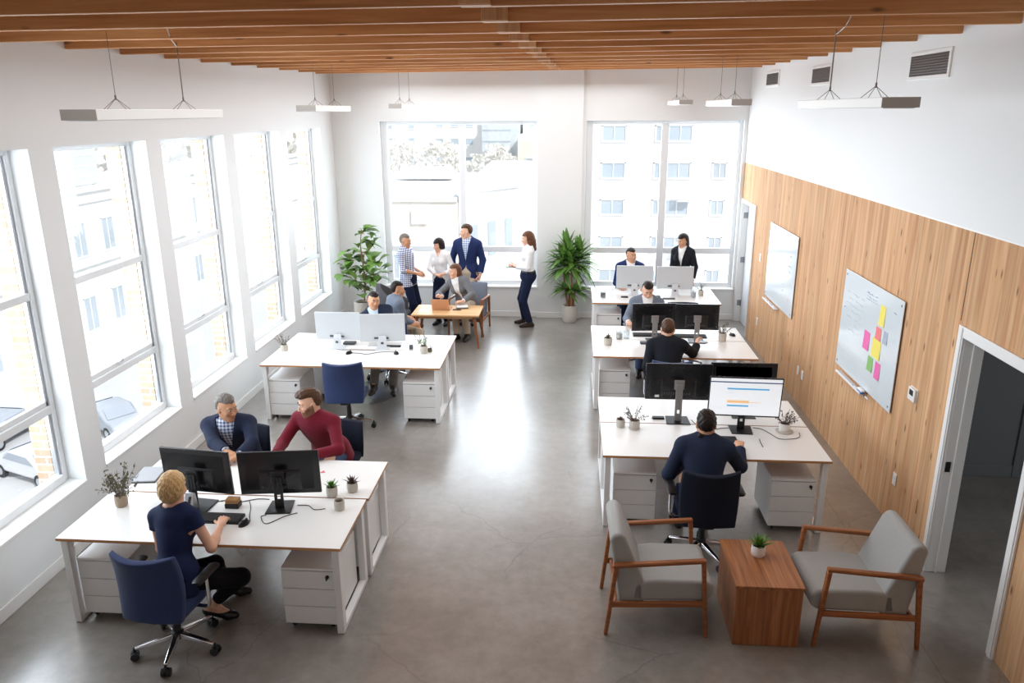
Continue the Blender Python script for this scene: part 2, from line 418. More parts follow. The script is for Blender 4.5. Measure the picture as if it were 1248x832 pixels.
# ------------------------------------------------------------------ the setting
S = dict(kind='structure')
GX = -4.52                       # glass plane of the left windows
ZS, ZH = .59, 3.485
b = MB(); b.box(XL-.6, XR+.15, -3.2, YB+.5, -.25, 0); b.box(XR+.15, 8.2, 1.2, 8.1, -.25, 0)
b.build('floor', 'concrete floor', **S)
b = MB(); b.box(XL-.6, XR+.3, -3.2, YB+.5, 4.78, 4.9); b.build('ceiling', 'deck wood', **S)
# left wall: dado, header and pilasters round five bays
bays = [(4.45, 6.04), (6.35, 7.82), (8.11, 9.66), (9.96, 11.56), (11.87, 13.52)]
pil = [(2.6, 4.45)]+[(bays[i][1], bays[i+1][0]) for i in range(4)]+[(13.52, YB+.3)]
b = MB()
b.box(GX-.05, XL, -3.2, YB+.3, -.2, ZS-.03)
b.box(GX-.05, XL, -3.2, YB+.3, ZH, 4.9)
for y0, y1 in pil: b.box(GX-.05, XL, y0, y1, ZS-.03, ZH)
b.box(GX-.05, XL, -3.2, .9, ZS-.03, ZH)
b.build('wall_left', 'white paint', **S)
b = MB(); b.box(XL, XL+.014, -3.2, YB, 0, .11); b.build('baseboard_left', 'white trim', bevel=.004, **S)
b = MB()
for y0, y1 in pil+[(-3.2, .9)]: b.box(GX-.21, GX-.052, y0-.055, y1+.055, -.2, 4.6)
b.box(GX-.21, GX-.052, -3.2, YB+.5, -5.2, ZS-.06); b.box(GX-.21, GX-.052, -3.2, YB+.5, ZH+.03, 5.2)
b.build('trim_1', 'brick jamb', **S)
for i, (y0, y1) in enumerate([(.9, 2.6)]+bays):
    b = MB(); t = .055; x0, x1 = GX-.045, GX+.035
    b.box(x0, x1, y0, y0+t, ZS, ZH); b.box(x0, x1, y1-t, y1, ZS, ZH)
    b.box(x0, x1, y0+t, y1-t, ZH-.05, ZH); b.box(x0, x1+.01, y0+t, y1-t, ZS, ZS+.075)
    w = b.build('window_%d' % (i+1), 'window frame white', bevel=.006, **S)
    r = MB(); r.box(x0+.01, x1-.005, y0+t, y1-t, 2.255, 2.322); r.build('meeting_rail', 'window frame white', w, bevel=.006)
    r = MB(); r.box(x0+.01, x1, y0+t, y1-t, 1.245, 1.318); r.box(x0+.02, x1-.02, y0+t, y1-t, 1.318, 1.365); r.build('meeting_rail', 'window frame white', w, bevel=.006)
    r = MB(); r.box(x0+.02, x1-.02, y1-t-.03, y1-t, ZS+.075, ZH-.05); r.box(x0+.02, x1-.02, y0+t, y0+t+.03, ZS+.075, ZH-.05); r.build('sash_stile', 'aluminium', w, bevel=.004)
    ym = (y0+y1)/2
    r = MB(); r.box(x1-.002, x1+.018, ym-.035, ym+.035, 1.36, 1.378); r.tube([(x1+.01, ym, 1.378), (x1+.02, ym+.02, 1.39)], .006); r.build('latch', 'aluminium', w, bevel=.003)
    for z0, z1 in ((ZS+.075, 1.245), (1.365, 2.255), (2.322, ZH-.05)):
        p = MB(); p.box(GX-.004, GX+.002, y0+t+.03, y1-t-.03, z0, z1); p.build('pane', 'window glass', w)
    s = MB(); s.box(GX+.035, XL+.012, y0+.001, y1-.001, ZS-.028, ZS); s.build('window_sill', 'white trim', w, bevel=.005)
# back wall
A0, A1, B0, B1, ZB0, ZB1 = -3.46, -.612, .263, 2.992, .59, 3.575
b = MB(); y0, y1 = YB, YB+.34
b.box(XL-.2, XR+.2, y0, y1, -.2, ZB0-.03); b.box(XL-.2, XR+.2, y0, y1, ZB1, 4.9)
for x0, x1 in ((XL-.2, A0), (A1, B0), (B1, XR+.2)): b.box(x0, x1, y0, y1, ZB0-.03, ZB1)
b.box(-.6, .2, YB-.05, YB, 0, 4.8)
b.build('wall_back', 'white paint', **S)
b = MB(); b.box(XL, -.6, YB-.014, YB, 0, .11); b.box(.2, XR, YB-.014, YB, 0, .11); b.box(-.614, .214, YB-.064, YB-.05, 0, .11)
b.build('baseboard_back', 'white trim', bevel=.004, **S)
for k, (x0, x1, m0, m1) in enumerate(((A0, A1, -2.03, -1.92), (B0, B1, 1.585, 1.712))):
    b = MB(); yf, yb = YB+.10, YB+.17; t = .07
    b.box(x0, x0+t+.05, yf, yb, ZB0, ZB1); b.box(x1-t, x1, yf, yb, ZB0, ZB1)
    b.box(x0+t+.05, x1-t, yf, yb, ZB1-.06, ZB1); b.box(x0+t+.05, x1-t, yf, yb, ZB0, ZB0+.09)
    w = b.build('window_%d' % (7+k), 'window frame white', bevel=.008, **S)
    r = MB(); r.box(m0, m1, yf-.02, yb, ZB0+.09, ZB1-.06); r.build('mullion', 'window frame white', w, bevel=.008)
    for xa, xb in ((x0+t+.05, m0), (m1, x1-t)):
        r = MB(); r.box(xa, xb, yf, yb-.01, 1.218, 1.325); r.build('transom', 'window frame white', w, bevel=.008)
        for z0, z1 in ((ZB0+.09, 1.218), (1.325, ZB1-.06)):
            p = MB(); p.box(xa, xb, YB+.13, YB+.136, z0, z1); p.build('pane', 'window glass', w)
    s = MB(); s.box(x0-.04, x1+.03, YB-.03, yf, ZB0-.03, ZB0); s.build('window_sill', 'white trim', w, bevel=.006)
# right wall: white above, timber boards below, two door openings
ZP = 2.87
D1, D2, Z1, Z2 = (13.12, 14.16), (4.93, 6.0), 2.2, 2.085
b = MB(); b.box(XR, XR+.15, -3.2, YB+.3, ZP, 4.9); b.box(XR, XR+.15, YB, YB+.3, 0, ZP)
b.build('wall_right', 'white paint', **S)
b = MB(); x0, x1 = XR+.001, XR+.15
b.box(x0, x1, -3.2, D2[0], 0, ZP); b.box(x0, x1, D2[1], D1[0], 0, ZP); b.box(x0, x1, D1[1], YB-.001, 0, ZP)
b.box(x0, x1, D2[0], D2[1], Z2, ZP); b.box(x0, x1, D1[0], D1[1], Z1, ZP)
b.build('wall_right_timber', 'panel wood', **S)
b = MB()
for y in (6.085,): b.box(XR-.0015, XR+.002, y-.003, y+.003, 0 if y > 6.1 else Z2+.09, ZP)
b.build('trim_3', 'gap dark', **S)
b = MB(); b.box(XR-.004, XR+.02, -3.2, YB, ZP-.004, ZP+.012); b.build('trim_4', 'white trim', **S)
for k, (d, zt) in enumerate(((D2, Z2), (D1, Z1))):
    c = .085 if k == 0 else .06
    b = MB()
    for ya, yb in ((d[0]-c+.02, d[0]+.02), (d[1]-.02, d[1]+c-.02)):
        b.box(XR-.018, XR+.0, ya, yb, 0, zt+c-.02); b.box(XR-.026, XR-.018, ya+.012, yb-.03, 0, zt+c-.03)
    b.box(XR-.018, XR, d[0]+.02, d[1]-.02, zt-.02, zt+c-.02)
    b.box(XR, XR+.16, d[1]-.022, d[1], 0, zt); b.box(XR, XR+.16, d[0], d[0]+.022, 0, zt); b.box(XR, XR+.16, d[0]+.022, d[1]-.022, zt-.022, zt)
    if k == 0:
        b.box(XR+.07, XR+.085, d[1]-.036, d[1]-.022, 0, zt-.022)
    w = b.build('door_%d' % (k+1), 'white trim', bevel=.004, **S)
    if k == 0:
        s = MB(); s.box(XR+.015, XR+.055, d[1]-.027, d[1]-.021, .93, 1.02); s.build('strike_plate', 'black plastic', w, bevel=.002)
    else:
        s = MB(); s.box(XR+.10, XR+.145, d[0]+.024, d[1]-.024, .01, zt-.024); s.build('door_leaf', 'door grey', w, bevel=.004)
        for z in (.35, 1.15, 1.95):
            s = MB(); s.box(XR+.03, XR+.10, d[1]-.026, d[1]-.021, z-.05, z+.05); s.tube([(XR+.095, d[1]-.034, z-.055), (XR+.095, d[1]-.034, z+.055)], .012, 10); s.build('hinge', 'hinge', w)
        s = MB(); s.tube([(XR+.10, d[0]+.12, 1.0), (XR+.06, d[0]+.12, 1.0), (XR+.06, d[0]+.23, 1.0)], .01, 10); s.build('door_handle', 'chrome', w)
# side room behind the near door opening; an unseen lamp is added inside
b = MB(); b.box(XR+.15, 4.78, 7.87, 8.0, 0, 2.9); b.box(5.7, 8.2, 7.87, 8.0, 0, 2.9); b.box(4.78, 5.7, 7.87, 8.0, 2.1, 2.9)
b.box(8.0, 8.15, 1.2, 8.0, 0, 2.9); b.box(XR+.15, 8.15, 1.2, 1.35, 0, 2.9); b.box(XR+.15, 8.2, 1.2, 8.0, 2.9, 3.0)
b.box(4.7, 5.8, 8.05, 8.1, 0, 2.2)
b.build('wall_side_room', 'side paint', **S)
b = MB(); b.box(XR+.16, 4.72, 7.85, 7.87, 0, .13); b.build('baseboard_side_room', 'side paint', bevel=.004, **S)
b = MB(); b.box(4.72, 4.80, 7.845, 7.87, 0, 2.16); b.box(5.68, 5.76, 7.845, 7.87, 0, 2.16); b.box(4.80, 5.68, 7.845, 7.87, 2.08, 2.16)
b.box(4.80, 5.68, 7.93, 7.97, 0, 2.08)
b.build('door_3', 'side paint', bevel=.004, **S)
b = MB(); b.box(XL-.2, XR+.2, -3.3, -3.15, -.2, 4.9); b.build('wall_front', 'white paint', **S)
# ceiling beams, each lapped beside the centre line with a splice block
def beam_z(x, y): return 4.308+.0125*(y-6.74)+.0065*x
for k in range(-9, 9):
    y = 6.73+.845*k
    if y > YB-.15: break
    jx = -.52+.02*k
    b = MB(); h = .27
    for xa, xb, dy in ((XL-.04, jx+.16, 0), (jx, XR+.1, .052)):
        za, zb = beam_z(xa, y), beam_z(xb, y)
        b.hexa([(xa, y+dy, za), (xb, y+dy, zb), (xa, y+dy+.05, za), (xb, y+dy+.05, zb), (xa, y+dy, za+h), (xb, y+dy, zb+h), (xa, y+dy+.05, za+h), (xb, y+dy+.05, zb+h)])
    o = b.build('ceiling_beam', 'beam wood', bevel=.004, **S)
    s = MB(); zz = beam_z(jx, y); s.box(jx+.0, jx+.16, y-.016, y-.001, zz+.004, zz+h-.03); s.build('splice_block', 'panel wood', o, bevel=.003)
# pendant lamps (boxes running down the room) with their wires
def pendant(x0, x1, y0, y1, z0, z1, label, canopy=None, drum=False):
    cx = (x0+x1)/2
    r = empty('pendant_lamp', (cx, (y0+y1)/2, z0), label=label, cat='lamp', group='long pendant lamps')
    hw, hl, h = (x1-x0)/2, (y1-y0)/2, z1-z0
    b = MB(); b.box(-hw, hw, -hl, hl, .004, h); b.build('housing', 'lamp white', r, bevel=.004)
    b = MB(); b.box(-hw, hw, -hl-.004, -hl+.0, .004, h); b.build('end_cap', 'lamp end', r, bevel=.002)
    b = MB(); b.box(-hw+.02, hw-.02, -hl+.02, hl-.02, -.001, .004); b.build('diffuser', 'white shine', r)
    for s in (-1, 1):
        yy = s*hl*.52; zt = beam_z(cx, (y0+y1)/2+yy)-z0+.02
        b = MB(); hk = .075+h
        for dx, dy in ((hw*.8, 0), (-hw*.8, 0), (0, .12), (0, -.12)): b.tube([(dx, yy+dy, h), (0, yy, hk)], .0022, 5)
        b.tube([(0, yy, hk-.012), (0, yy, hk+.02)], .007, 8)
        b.tube([(0, yy, hk), (0, yy, zt)], .0025 if s < 0 or not drum else .005, 6)
        b.build('hanging_wire', 'wire', r)
    if drum:
        dx, dy, dz = canopy
        b = MB(); b.lathe([(.0, -.0), (.083, .0), (.088, .006), (.088, .17), (0, .17)], 28, (dx-cx, dy-(y0+y1)/2, dz-z0)); b.build('ceiling_canopy', 'lamp end', r, smooth=True)
        b = MB(); p0 = Vector((dx-cx, dy-(y0+y1)/2, dz-z0)); p1 = Vector((0, hl*.52, beam_z(cx, (y0+y1)/2+hl*.52)-z0-.02))
        b.tube(sqc([p0, p0.lerp(p1, .5)-Vector((0, 0, .05)), p1], 5), .004, 6); b.build('supply_cord', 'wire', r)
    return r
pendant(-3.31, -3.065, 5.0, 6.9, 3.708, 3.782, 'long pale box lamp hanging nearest over the left windows, with a drum canopy', (-2.73, 5.35, 4.415), True)
pendant(-3.31, -3.07, 9.5, 11.05, 3.755, 3.83, 'pale box lamp hanging before the far left corner of the room')
pendant(-2.8, -2.6, 12.2, 13.65, 3.79, 3.865, 'smallest pale box lamp hanging above the group standing by the back window')
pendant(1.846, 2.07, 5.0, 6.8, 3.765, 3.83, 'long pale box lamp hanging nearest on the right, before the big wall vent', (1.78, 5.35, 4.45), True)
pendant(1.83, 2.06, 9.5, 11.3, 3.80, 3.875, 'pale box lamp hanging second on the right, before the smaller vents')
pendant(1.61, 1.815, 12.4, 13.9, 3.83, 3.9, 'farthest small box lamp hanging above the right back window')
# wall vents
for (y0, y1, z0, z1, lab) in ((6.89, 7.71, 4.005, 4.24, 'largest rectangular white vent with dark mesh, nearest on the right wall'), (9.93, 10.72, 4.045, 4.275, 'middle one of the three rectangular vents high on the right wall'), (12.36, 13.16, 4.09, 4.315, 'farthest and smallest looking vent high on the right wall')):
    b = MB(); c = .03
    for a in ((y0, y1, z0, z0+c), (y0, y1, z1-c, z1), (y0, y0+c*1.3, z0+c, z1-c), (y1-c*1.3, y1, z0+c, z1-c)): b.box(-.014, 0, a[0]-y0, a[1]-y0, a[2]-z0, a[3]-z0)
    r = empty('wall_vent', (XR, y0, z0), label=lab, cat='vent', group='vents on the right wall')
    b.build('frame', 'white trim', r, bevel=.003)
    g = MB(); w, h = y1-y0, z1-z0
    g.box(-.003, -.001, c, w-c, c, h-c, 0)
    n = 34
    for i in range(n+1): yy = c*1.3+(w-2.6*c)*i/n; g.box(-.009, -.003, yy-.0035, yy+.0035, c, h-c, 1)
    for i in range(9): zz = c+(h-2*c)*i/8; g.box(-.008, -.004, c, w-c, zz-.003, zz+.003, 1)
    g.build('grille', ['vent dark', 'hinge'], r)
# switches, sockets, thermostat
def plate(name, y, z, w, h, lab, cat, m='plate white', kind='socket', group=None):
    r = empty(name, (XR, y, z), label=lab, cat=cat, group=group)
    b = MB(); b.box(-.007, 0, -w/2, w/2, -h/2, h/2); b.build('cover_plate', m, r, bevel=.003)
    if kind == 'switch':
        b = MB(); b.box(-.012, -.007, -w*.22, w*.22, -h*.27, h*.27); b.build('rocker', m, r, bevel=.002)
    elif kind == 'socket':
        for s in (-1, 1):
            b = MB(); b.box(-.009, -.007, -w*.24, w*.24, s*h*.2-h*.14, s*h*.2+h*.14); b.build('socket_face', m, r, bevel=.002)
    else:
        b = MB(); b.box(-.03, -.007, -w*.46, w*.46, -h*.46, h*.46); b.build('body', 'plate white', r, bevel=.006)
        b = MB(); b.box(-.032, -.03, -w*.24, w*.24, -h*.05, h*.34); b.build('display', 'black plastic', r)
plate('light_switch', 12.55, 1.48, .08, .125, 'white light switch beside the far door at shoulder height', 'switch', kind='switch')
plate('wall_outlet', 12.40, .46, .075, .125, 'white wall socket low beside the far door, under the light switch', 'socket')
plate('wall_outlet', 10.0, .435, .08, .12, 'left of two white sockets side by side below the far whiteboard', 'socket')
plate('wall_outlet', 9.80, .435, .08, .125, 'right of two white sockets side by side below the far whiteboard', 'socket')
plate('thermostat', 6.66, 1.345, .15, .125, 'small white thermostat with dark display on the timber wall', 'thermostat', kind='thermo')
plate('wall_outlet', 6.79, .457, .075, .12, 'white socket low on the timber wall under the thermostat', 'socket')
plate('wall_outlet', 6.34, .44, .085, .13, 'tan socket plate low on the timber wall beside the open doorway', 'socket', m='plate tan')
# whiteboards
def board(y0, y1, z0, z1, lab, marks, tray):
    r = empty('whiteboard', (XR, y0, z0), label=lab, cat='whiteboard', group='glass whiteboards on the timber wall')
    w, h = y1-y0, z1-z0
    b = MB(); b.box(-.022, -.014, 0, w, 0, h); b.build('glass_panel', 'board glass', r, bevel=.002)
    for yy in (.05, w-.05):
        for zz in (.05, h-.05):
            b = MB(); b.tube([(-.026, yy, zz), (0, yy, zz)], .011, 12); b.build('standoff_screw', 'grey stand', r)
    for mt, segs in marks.items():
        b = MB()
        for (a, c, u, v) in segs: b.bar((-.0228, w-a*w, c*h), (-.0228, w-u*w, v*h), .0012, .006, up=(1, 0, 0))
        b.build('handwriting', mt, r)
    a, c = tray
    b = MB(); b.box(-.075, -.014, w-c*w, w-a*w, -.045, -.035); b.box(-.075, -.07, w-c*w, w-a*w, -.035, -.02); b.build('pen_tray', 'white shine', r, bevel=.003)
    return r
def scribble(x, y, n, dx, amp, rs):
    out = []; px, py = x, y
    for i in range(n):
        qx, qy = x+dx*(i+1), y+amp*(rs.rand()-.5)*2
        if rs.rand() > .18: out.append((px, py, qx, qy))
        px, py = qx, qy
    return out
rs = np.random.RandomState(3)
m2 = {'ink blue': [], 'ink pale': []}
m2['ink blue'] += scribble(.42, .90, 16, .012, .010, rs)+scribble(.44, .865, 14, .012, .012, rs)+scribble(.43, .84, 18, .011, .005, rs)
for yy in (.80, .74, .69, .63, .56, .50, .44): m2['ink pale'] += scribble(.05+.05*rs.rand(), yy, 20, .016, .012, rs)
m2['ink blue'] += scribble(.88, .86, 5, .008, .01, rs)+scribble(.05, .63, 4, .008, .012, rs)
WB2 = board(7.06, 8.62, 1.003, 2.085, 'nearer glass whiteboard with faint writing and coloured sticky notes', m2, (.12, .60))
m1 = {'ink blue': [], 'ink pale': [], 'marker red': []}
for yy in (.72, .66, .60, .53): m1['ink blue'] += scribble(.76, yy, 7, .014, .012, rs)
for yy in (.8, .7, .45, .4): m1['ink pale'] += scribble(.2, yy, 16, .018, .012, rs)
for _ in range(12): a = .60+.05*rs.rand(); c = .20+.13*rs.rand(); m1['ink blue'].append((a, c, a+.03, c+.02*rs.rand()))
for _ in range(5): a = .82+.03*rs.rand(); c = .16+.06*rs.rand(); m1['marker red'].append((a, c, a+.03, c+.01))
WB1 = board(10.51, 12.02, 1.003, 2.124, 'farther glass whiteboard reflecting the window, marked in blue and red', m1, (.05, .55))
# sticky notes and tray things (each lies on the board: its own thing)
def onboard(u, v): # px fractions of board 2 (left edge = far) -> y, z
    return 8.62-u*(8.62-7.06), 1.003+v*(2.085-1.003)
for (u, v, w, h, m, lab) in ((.715, .77, .135, .20, 'note yellow', 'topmost yellow sticky note on the nearer whiteboard'), (.69, .595, .13, .125, 'note coral', 'coral sticky note under the topmost yellow one'),
        (.80, .60, .10, .125, 'note grey', 'grey sticky note beside the coral one'), (.515, .46, .155, .19, 'note pink', 'large pink sticky note on the left of the cluster'),
        (.685, .45, .215, .19, 'note yellow', 'large yellow sticky note in the middle of the cluster'), (.62, .275, .135, .15, 'note green', 'green sticky note at the bottom of the cluster'),
        (.745, .265, .13, .17, 'note pink', 'pink sticky note at the bottom right of the cluster')):
    y, z = onboard(u, v); b = MB()
    b.grid([[(-.0006-.004*(1-j/3)**2, (i/3-.5)*w*1.0, (j/3-.5)*h) for i in range(4)] for j in range(4)])
    o = b.build('sticky_note', m, solid=.0008, loc=(XR-.0232, y, z)); tag(o, lab, 'sticky note', 'sticky notes on the nearer whiteboard')
r = empty('board_eraser', (XR-.05, 7.72, .968), label='blue and white eraser lying in the nearer whiteboard tray', cat='eraser')
b = MB(); b.box(-.02, .02, -.06, .06, 0, .02); b.build('felt_pad', 'marker blue', r, bevel=.003)
b = MB(); b.box(-.021, .021, -.062, .062, .02, .042); b.build('grip', 'white shine', r, bevel=.008)
for (y, z, m, lab) in ((7.55, .975, 'black plastic', 'black marker lying in the nearer whiteboard tray'), (7.87, .975, 'ink blue', 'blue marker lying in the nearer whiteboard tray'), (11.35, .975, 'ink blue', 'blue marker lying in the farther whiteboard tray'), (11.6, .975, 'marker red', 'red marker lying in the farther whiteboard tray')):
    r = empty('whiteboard_marker', (XR-.055, y, z), label=lab, cat='marker', group='markers in the whiteboard trays')
    b = MB(); b.tube([(0, -.05, 0), (0, .03, 0)], .0075, 10); b.build('barrel', 'white shine', r, smooth=True)
    b = MB(); b.tube([(0, .03, 0), (0, .068, 0)], .008, 10); b.build('cap', m, r, smooth=True)
# ------------------------------------------------------------------ outdoors
GZ = -12.0
b = MB(); b.box(-110, 60, -30, 210, GZ-.3, GZ); b.build('street_ground', 'asphalt', kind='structure')
def facade_windows(root, wins, axis, pos, rs, mull=True):
    """wins: list of (u0,u1,z0,z1); axis 'x' = facade faces +x at x=pos, 'y' = faces -y at y=pos"""
    for (u0, u1, z0, z1) in wins:
        b = MB(); f = .05
        def bx(a0, a1, c0, c1, d0, d1, mi):
            if axis == 'x': b.box(pos+d0, pos+d1, a0, a1, c0, c1, mi)
            else: b.box(a0, a1, pos-d1, pos-d0, c0, c1, mi)
        bx(u0, u1, z0, z1, -.02, .012, 0)
        bx(u0-f, u0+f, z0, z1, 0, .06, 1); bx(u1-f, u1+f, z0, z1, 0, .06, 1); bx(u0-f, u1+f, z1-f, z1+f, 0, .06, 1); bx(u0-f, u1+f, z0-f, z0+f, 0, .08, 1)
        if mull: bx((u0+u1)/2-.03, (u0+u1)/2+.03, z0, z1, 0, .05, 1)
        b.build('window', ['facade glass', 'facade white'], root)
# across the street on the left
r = empty('street_building', (0, 0, 0), label='white two storey building across the street, seen through the left windows', cat='building')
FX = -33.4
b = MB(); b.box(FX-14, FX, 12, 102, GZ, -2.25); b.box(FX-.5, FX+.15, 12, 102, -2.25, -1.2); b.box(FX, FX+.35, 12, 102, -1.5, -1.15); b.box(FX, FX+.2, 12, 102, -6.5, -6.15); b.build('wall', 'facade white', r)
b = MB(); b.box(FX-14, FX-.5, 12, 102, -2.25, -2.05); b.build('roof', 'roof pale', r)
facade_windows(r, [(y, y+1.45, z0, z1) for y in (30.3, 34.0, 39.8, 43.6, 49.6, 53.0, 59.2, 66.0, 72.9) for z0, z1 in ((-5.8, -3.5), (-11.0, -8.6))], 'x', FX, rs)
r = empty('roof_plant_box', (FX-5.6, 57.5, -2.05), label='pale grey ventilation box on the roof across the street', cat='roof unit')
b = MB(); b.box(-1.7, 1.7, -2.4, 2.4, .4, 4.0); b.build('casing', 'facade slate', r, bevel=.05)
b = MB(); [b.box(-1.73, 1.73, -2.3, 2.3, z, z+.09) for z in (1.0, 1.8, 2.6, 3.3)]; b.build('louvre', 'facade tan', r)
b = MB(); [b.box(x-.12, x+.12, y-.12, y+.12, 0, .4) for x in (-1.4, 1.4) for y in (-2.1, 2.1)]; b.build('foot', 'facade slate', r)
def blob_tree(x, y, zb, h, w, lab, seed):
    r = empty('tree', (x, y, zb), label=lab, cat='tree', group='hazy trees beyond the street')
    rr = np.random.RandomState(seed); b = MB()
    for i in range(700):
        a, q = rr.rand()*2*PI, rr.rand(); rad = w*math.sqrt(rr.rand())*(.35+.65*math.sin(PI*min(1, .15+.8*q)))
        p = Vector((rad*math.cos(a), rad*math.sin(a), h*(.3+.7*q))); s = w*.085*(.6+.8*rr.rand())
        R = Euler((rr.rand()*3, rr.rand()*3, rr.rand()*3)).to_matrix()
        b.add([p+R @ Vector(v)*s for v in ((-1, -.6, 0), (1, -.6, .2), (1.1, .6, 0), (-.9, .7, .3))], [(0, 1, 2, 3)])
    b.build('crown', 'tree haze', r)
    b = MB(); b.tube([(0, 0, 0), (.1, 0, h*.35), (0, .1, h*.7)], [w*.07, w*.05, w*.02], 8); b.build('trunk', 'bark', r)
for i, (x, y, h, w) in enumerate(((-60, 56, 15.2, 6.4), (-60, 71, 15.8, 7.2), (-62, 88, 16.2, 8), (-60, 107, 16, 8.6), (-63, 128, 17, 9.4), (-60, 152, 17.5, 10.5))):
    blob_tree(x, y, GZ, h, w, ['hazy tree behind the white building, nearest to the first windows', 'hazy tree behind the roof box across the street', 'hazy broad tree behind the white building, third along', 'hazy tree seen through the middle left window', 'hazy tree seen through the fourth left window', 'hazy tall tree seen through the last left window'][i], 20+i)
def car(x, y, rz, m, lab):
    r = empty('parked_car', (x, y, GZ), rz, lab, 'car')
    prof = [(-2.1, .35), (-2.15, .75), (-1.9, .95), (-1.35, 1.0), (-.75, 1.42), (.55, 1.45), (1.15, 1.02), (1.95, .88), (2.15, .65), (2.1, .35)]
    b = MB(); b.prism([(p[0], p[1]) for p in prof], Matrix(((1, 0, 0, 0), (0, 0, -1, .85), (0, 1, 0, 0), (0, 0, 0, 1))), 1.7); b.build('body', m, r, bevel=.12, seg=3)
    b = MB()
    for s in (-1, 1): b.prism([(-1.15, 1.02), (-.72, 1.36), (.5, 1.38), (1.0, 1.03)], Matrix(((1, 0, 0, 0), (0, 0, -1, s*.86+(.01 if s > 0 else .0)), (0, 1, 0, 0), (0, 0, 0, 1))), .012)
    b.build('side_window', 'car glass', r)
    b = MB(); b.quad((1.17, -.7, 1.06), (1.17, .7, 1.06), (.62, .62, 1.45), (.62, -.62, 1.45)); b.quad((-1.38, -.7, 1.03), (-1.38, .7, 1.03), (-.82, .62, 1.42), (-.82, -.62, 1.42)); b.build('windscreen', 'car glass', r, solid=.02)
    for sx in (-1.35, 1.35):
        for sy in (-1, 1):
            b = MB(); b.tube([(sx, sy*.68, .33), (sx, sy*.87, .33)], .33, 18); b.tube([(sx, sy*.87, .33), (sx, sy*.88, .33)], .19, 14, mi=1); b.build('wheel', ['black plastic', 'aluminium'], r)
car(-28.2, 34.0, PI/2-.04, 'car dark', 'dark grey car parked across the street, seen in the nearest left window')
car(-23.8, 30.2, PI/2+1.2, 'car silver', 'pale silver car parked nearer than the dark one, seen in the nearest window')
car(-23.6, 35.6, PI/2+1.0, 'car dark', 'bluish car parked below the second left window')
# street side sign on the left facade
r = empty('wall_sign', (FX+.08, 36.9, -9.2), label='framed pale notice on the white facade across the street', cat='sign')
b = MB(); b.box(0, .08, -.85, .85, -1.3, 1.3); b.build('frame', 'facade slate', r); b = MB(); b.box(.08, .10, -.73, .73, -1.18, 1.18); b.build('sheet', 'facade white', r)
# apartment block behind the right back window
AY = 50; q = AY/36
r = empty('apartment_building', (0, 0, 0), label='white apartment block with grid of paired windows behind the right back window', cat='building')
b = MB(); b.box(1.32, 17, AY, AY+12, GZ, 6.5); b.box(11.5, 17, AY-.3, AY+12, 6.5, 6.9); b.build('wall', 'facade white', r)
zs = [3.09, 1.47, -.177, -1.86, -3.4]
wins = []
for i, zt in enumerate(zs):
    z1 = 3.77+(zt-3.77)*q; z0 = z1-.69*q
    for (x0, x1) in ((1.36, 2.42), (3.72, 5.33)) + (((6.32, 6.92),) if i else ()):
        if x1-x0 > 1.2: wins += [(x0*q, (x0*.67+x1*.33)*q-.05, z0, z1), ((x0*.67+x1*.33)*q+.05, x1*q, z0, z1)]
        else: wins.append((x0*q, x1*q, z0, z1))
facade_windows(r, wins, 'y', AY, rs)
for z in (-.1, -2.4):
    b = MB(); zz = 3.77+(z+.3-3.77)*q
    for k in range(9): b.box(6.72+k*.1, 6.75+k*.1, AY-.5, AY-.46, zz-.55, zz)
    b.box(6.7, 7.6, AY-.52, AY-.44, zz, zz+.05); b.box(6.7, 7.6, AY-.52, AY, zz-.6, zz-.55); b.build('balcony_rail', 'facade tan', r)
b = MB(); b.box(-1.2, .9, AY-.0, AY+9, GZ, 6.4); b.build('side_wing', 'facade white', r)
facade_windows(r, [(.15, .8, 3.77+(zt-3.77)*q-.9, 3.77+(zt-3.77)*q) for zt in zs], 'y', AY, rs)
# low houses and towers behind the left back window
r = empty('low_building', (0, 0, 0), label='low peach walled building with flat white roof behind the left back window', cat='building')
b = MB(); b.box(-12, -4.92, 34, 48, GZ, -.10); b.build('wall', 'facade peach', r)
b = MB(); b.box(-12.1, -4.95, 33.9, 48, -.10, .12); b.build('roof', 'roof pale', r, bevel=.03)
b = MB(); b.box(-12, -5.4, 33.85, 34, -2.1, -1.75); b.build('ledge', 'facade white', r)
facade_windows(r, [(-10.4, -9.3, -3.6, -2.4), (-8.2, -7.1, -3.6, -2.4)], 'y', 34, rs)
b = MB(); b.box(-9.0, -8.0, 33.88, 34, -1.05, -.45); b.box(-7.0, -6.3, 33.88, 34, -1.05, -.45); b.build('painted_panel', 'facade white', r)
r = empty('roof_unit', (-7.7, 42.5, .12), label='slatted pale cooling unit standing on the flat white roof', cat='roof unit')
b = MB(); b.box(-1.5, 1.3, -.5, .5, .1, .7); b.build('casing', 'facade tan', r, bevel=.04); b = MB(); [b.box(-1.3+i*.3, -1.2+i*.3, -.52, .52, .15, .65) for i in range(8)]; b.build('slat', 'facade slate', r)
r = empty('corner_building', (0, 0, 0), label='white flat roofed building receding behind the middle window mullion', cat='building')
b = MB(); b.hexa([(-4.9, 34, GZ), (-2.6, 38, GZ), (-4.88, 52, GZ), (-1.4, 52, GZ), (-4.9, 34, .2), (-2.6, 38, .2), (-4.88, 52, .4), (-1.4, 52, .4)]); b.build('wall', 'facade white', r)
b = MB(); b.hexa([(-4.95, 33.9, .2), (-2.5, 37.9, .2), (-5.2, 52, .4), (-1.3, 52, .4), (-4.95, 33.9, .4), (-2.5, 37.9, .4), (-5.2, 52, .6), (-1.3, 52, .6)]); b.build('roof', 'roof pale', r)
b = MB()
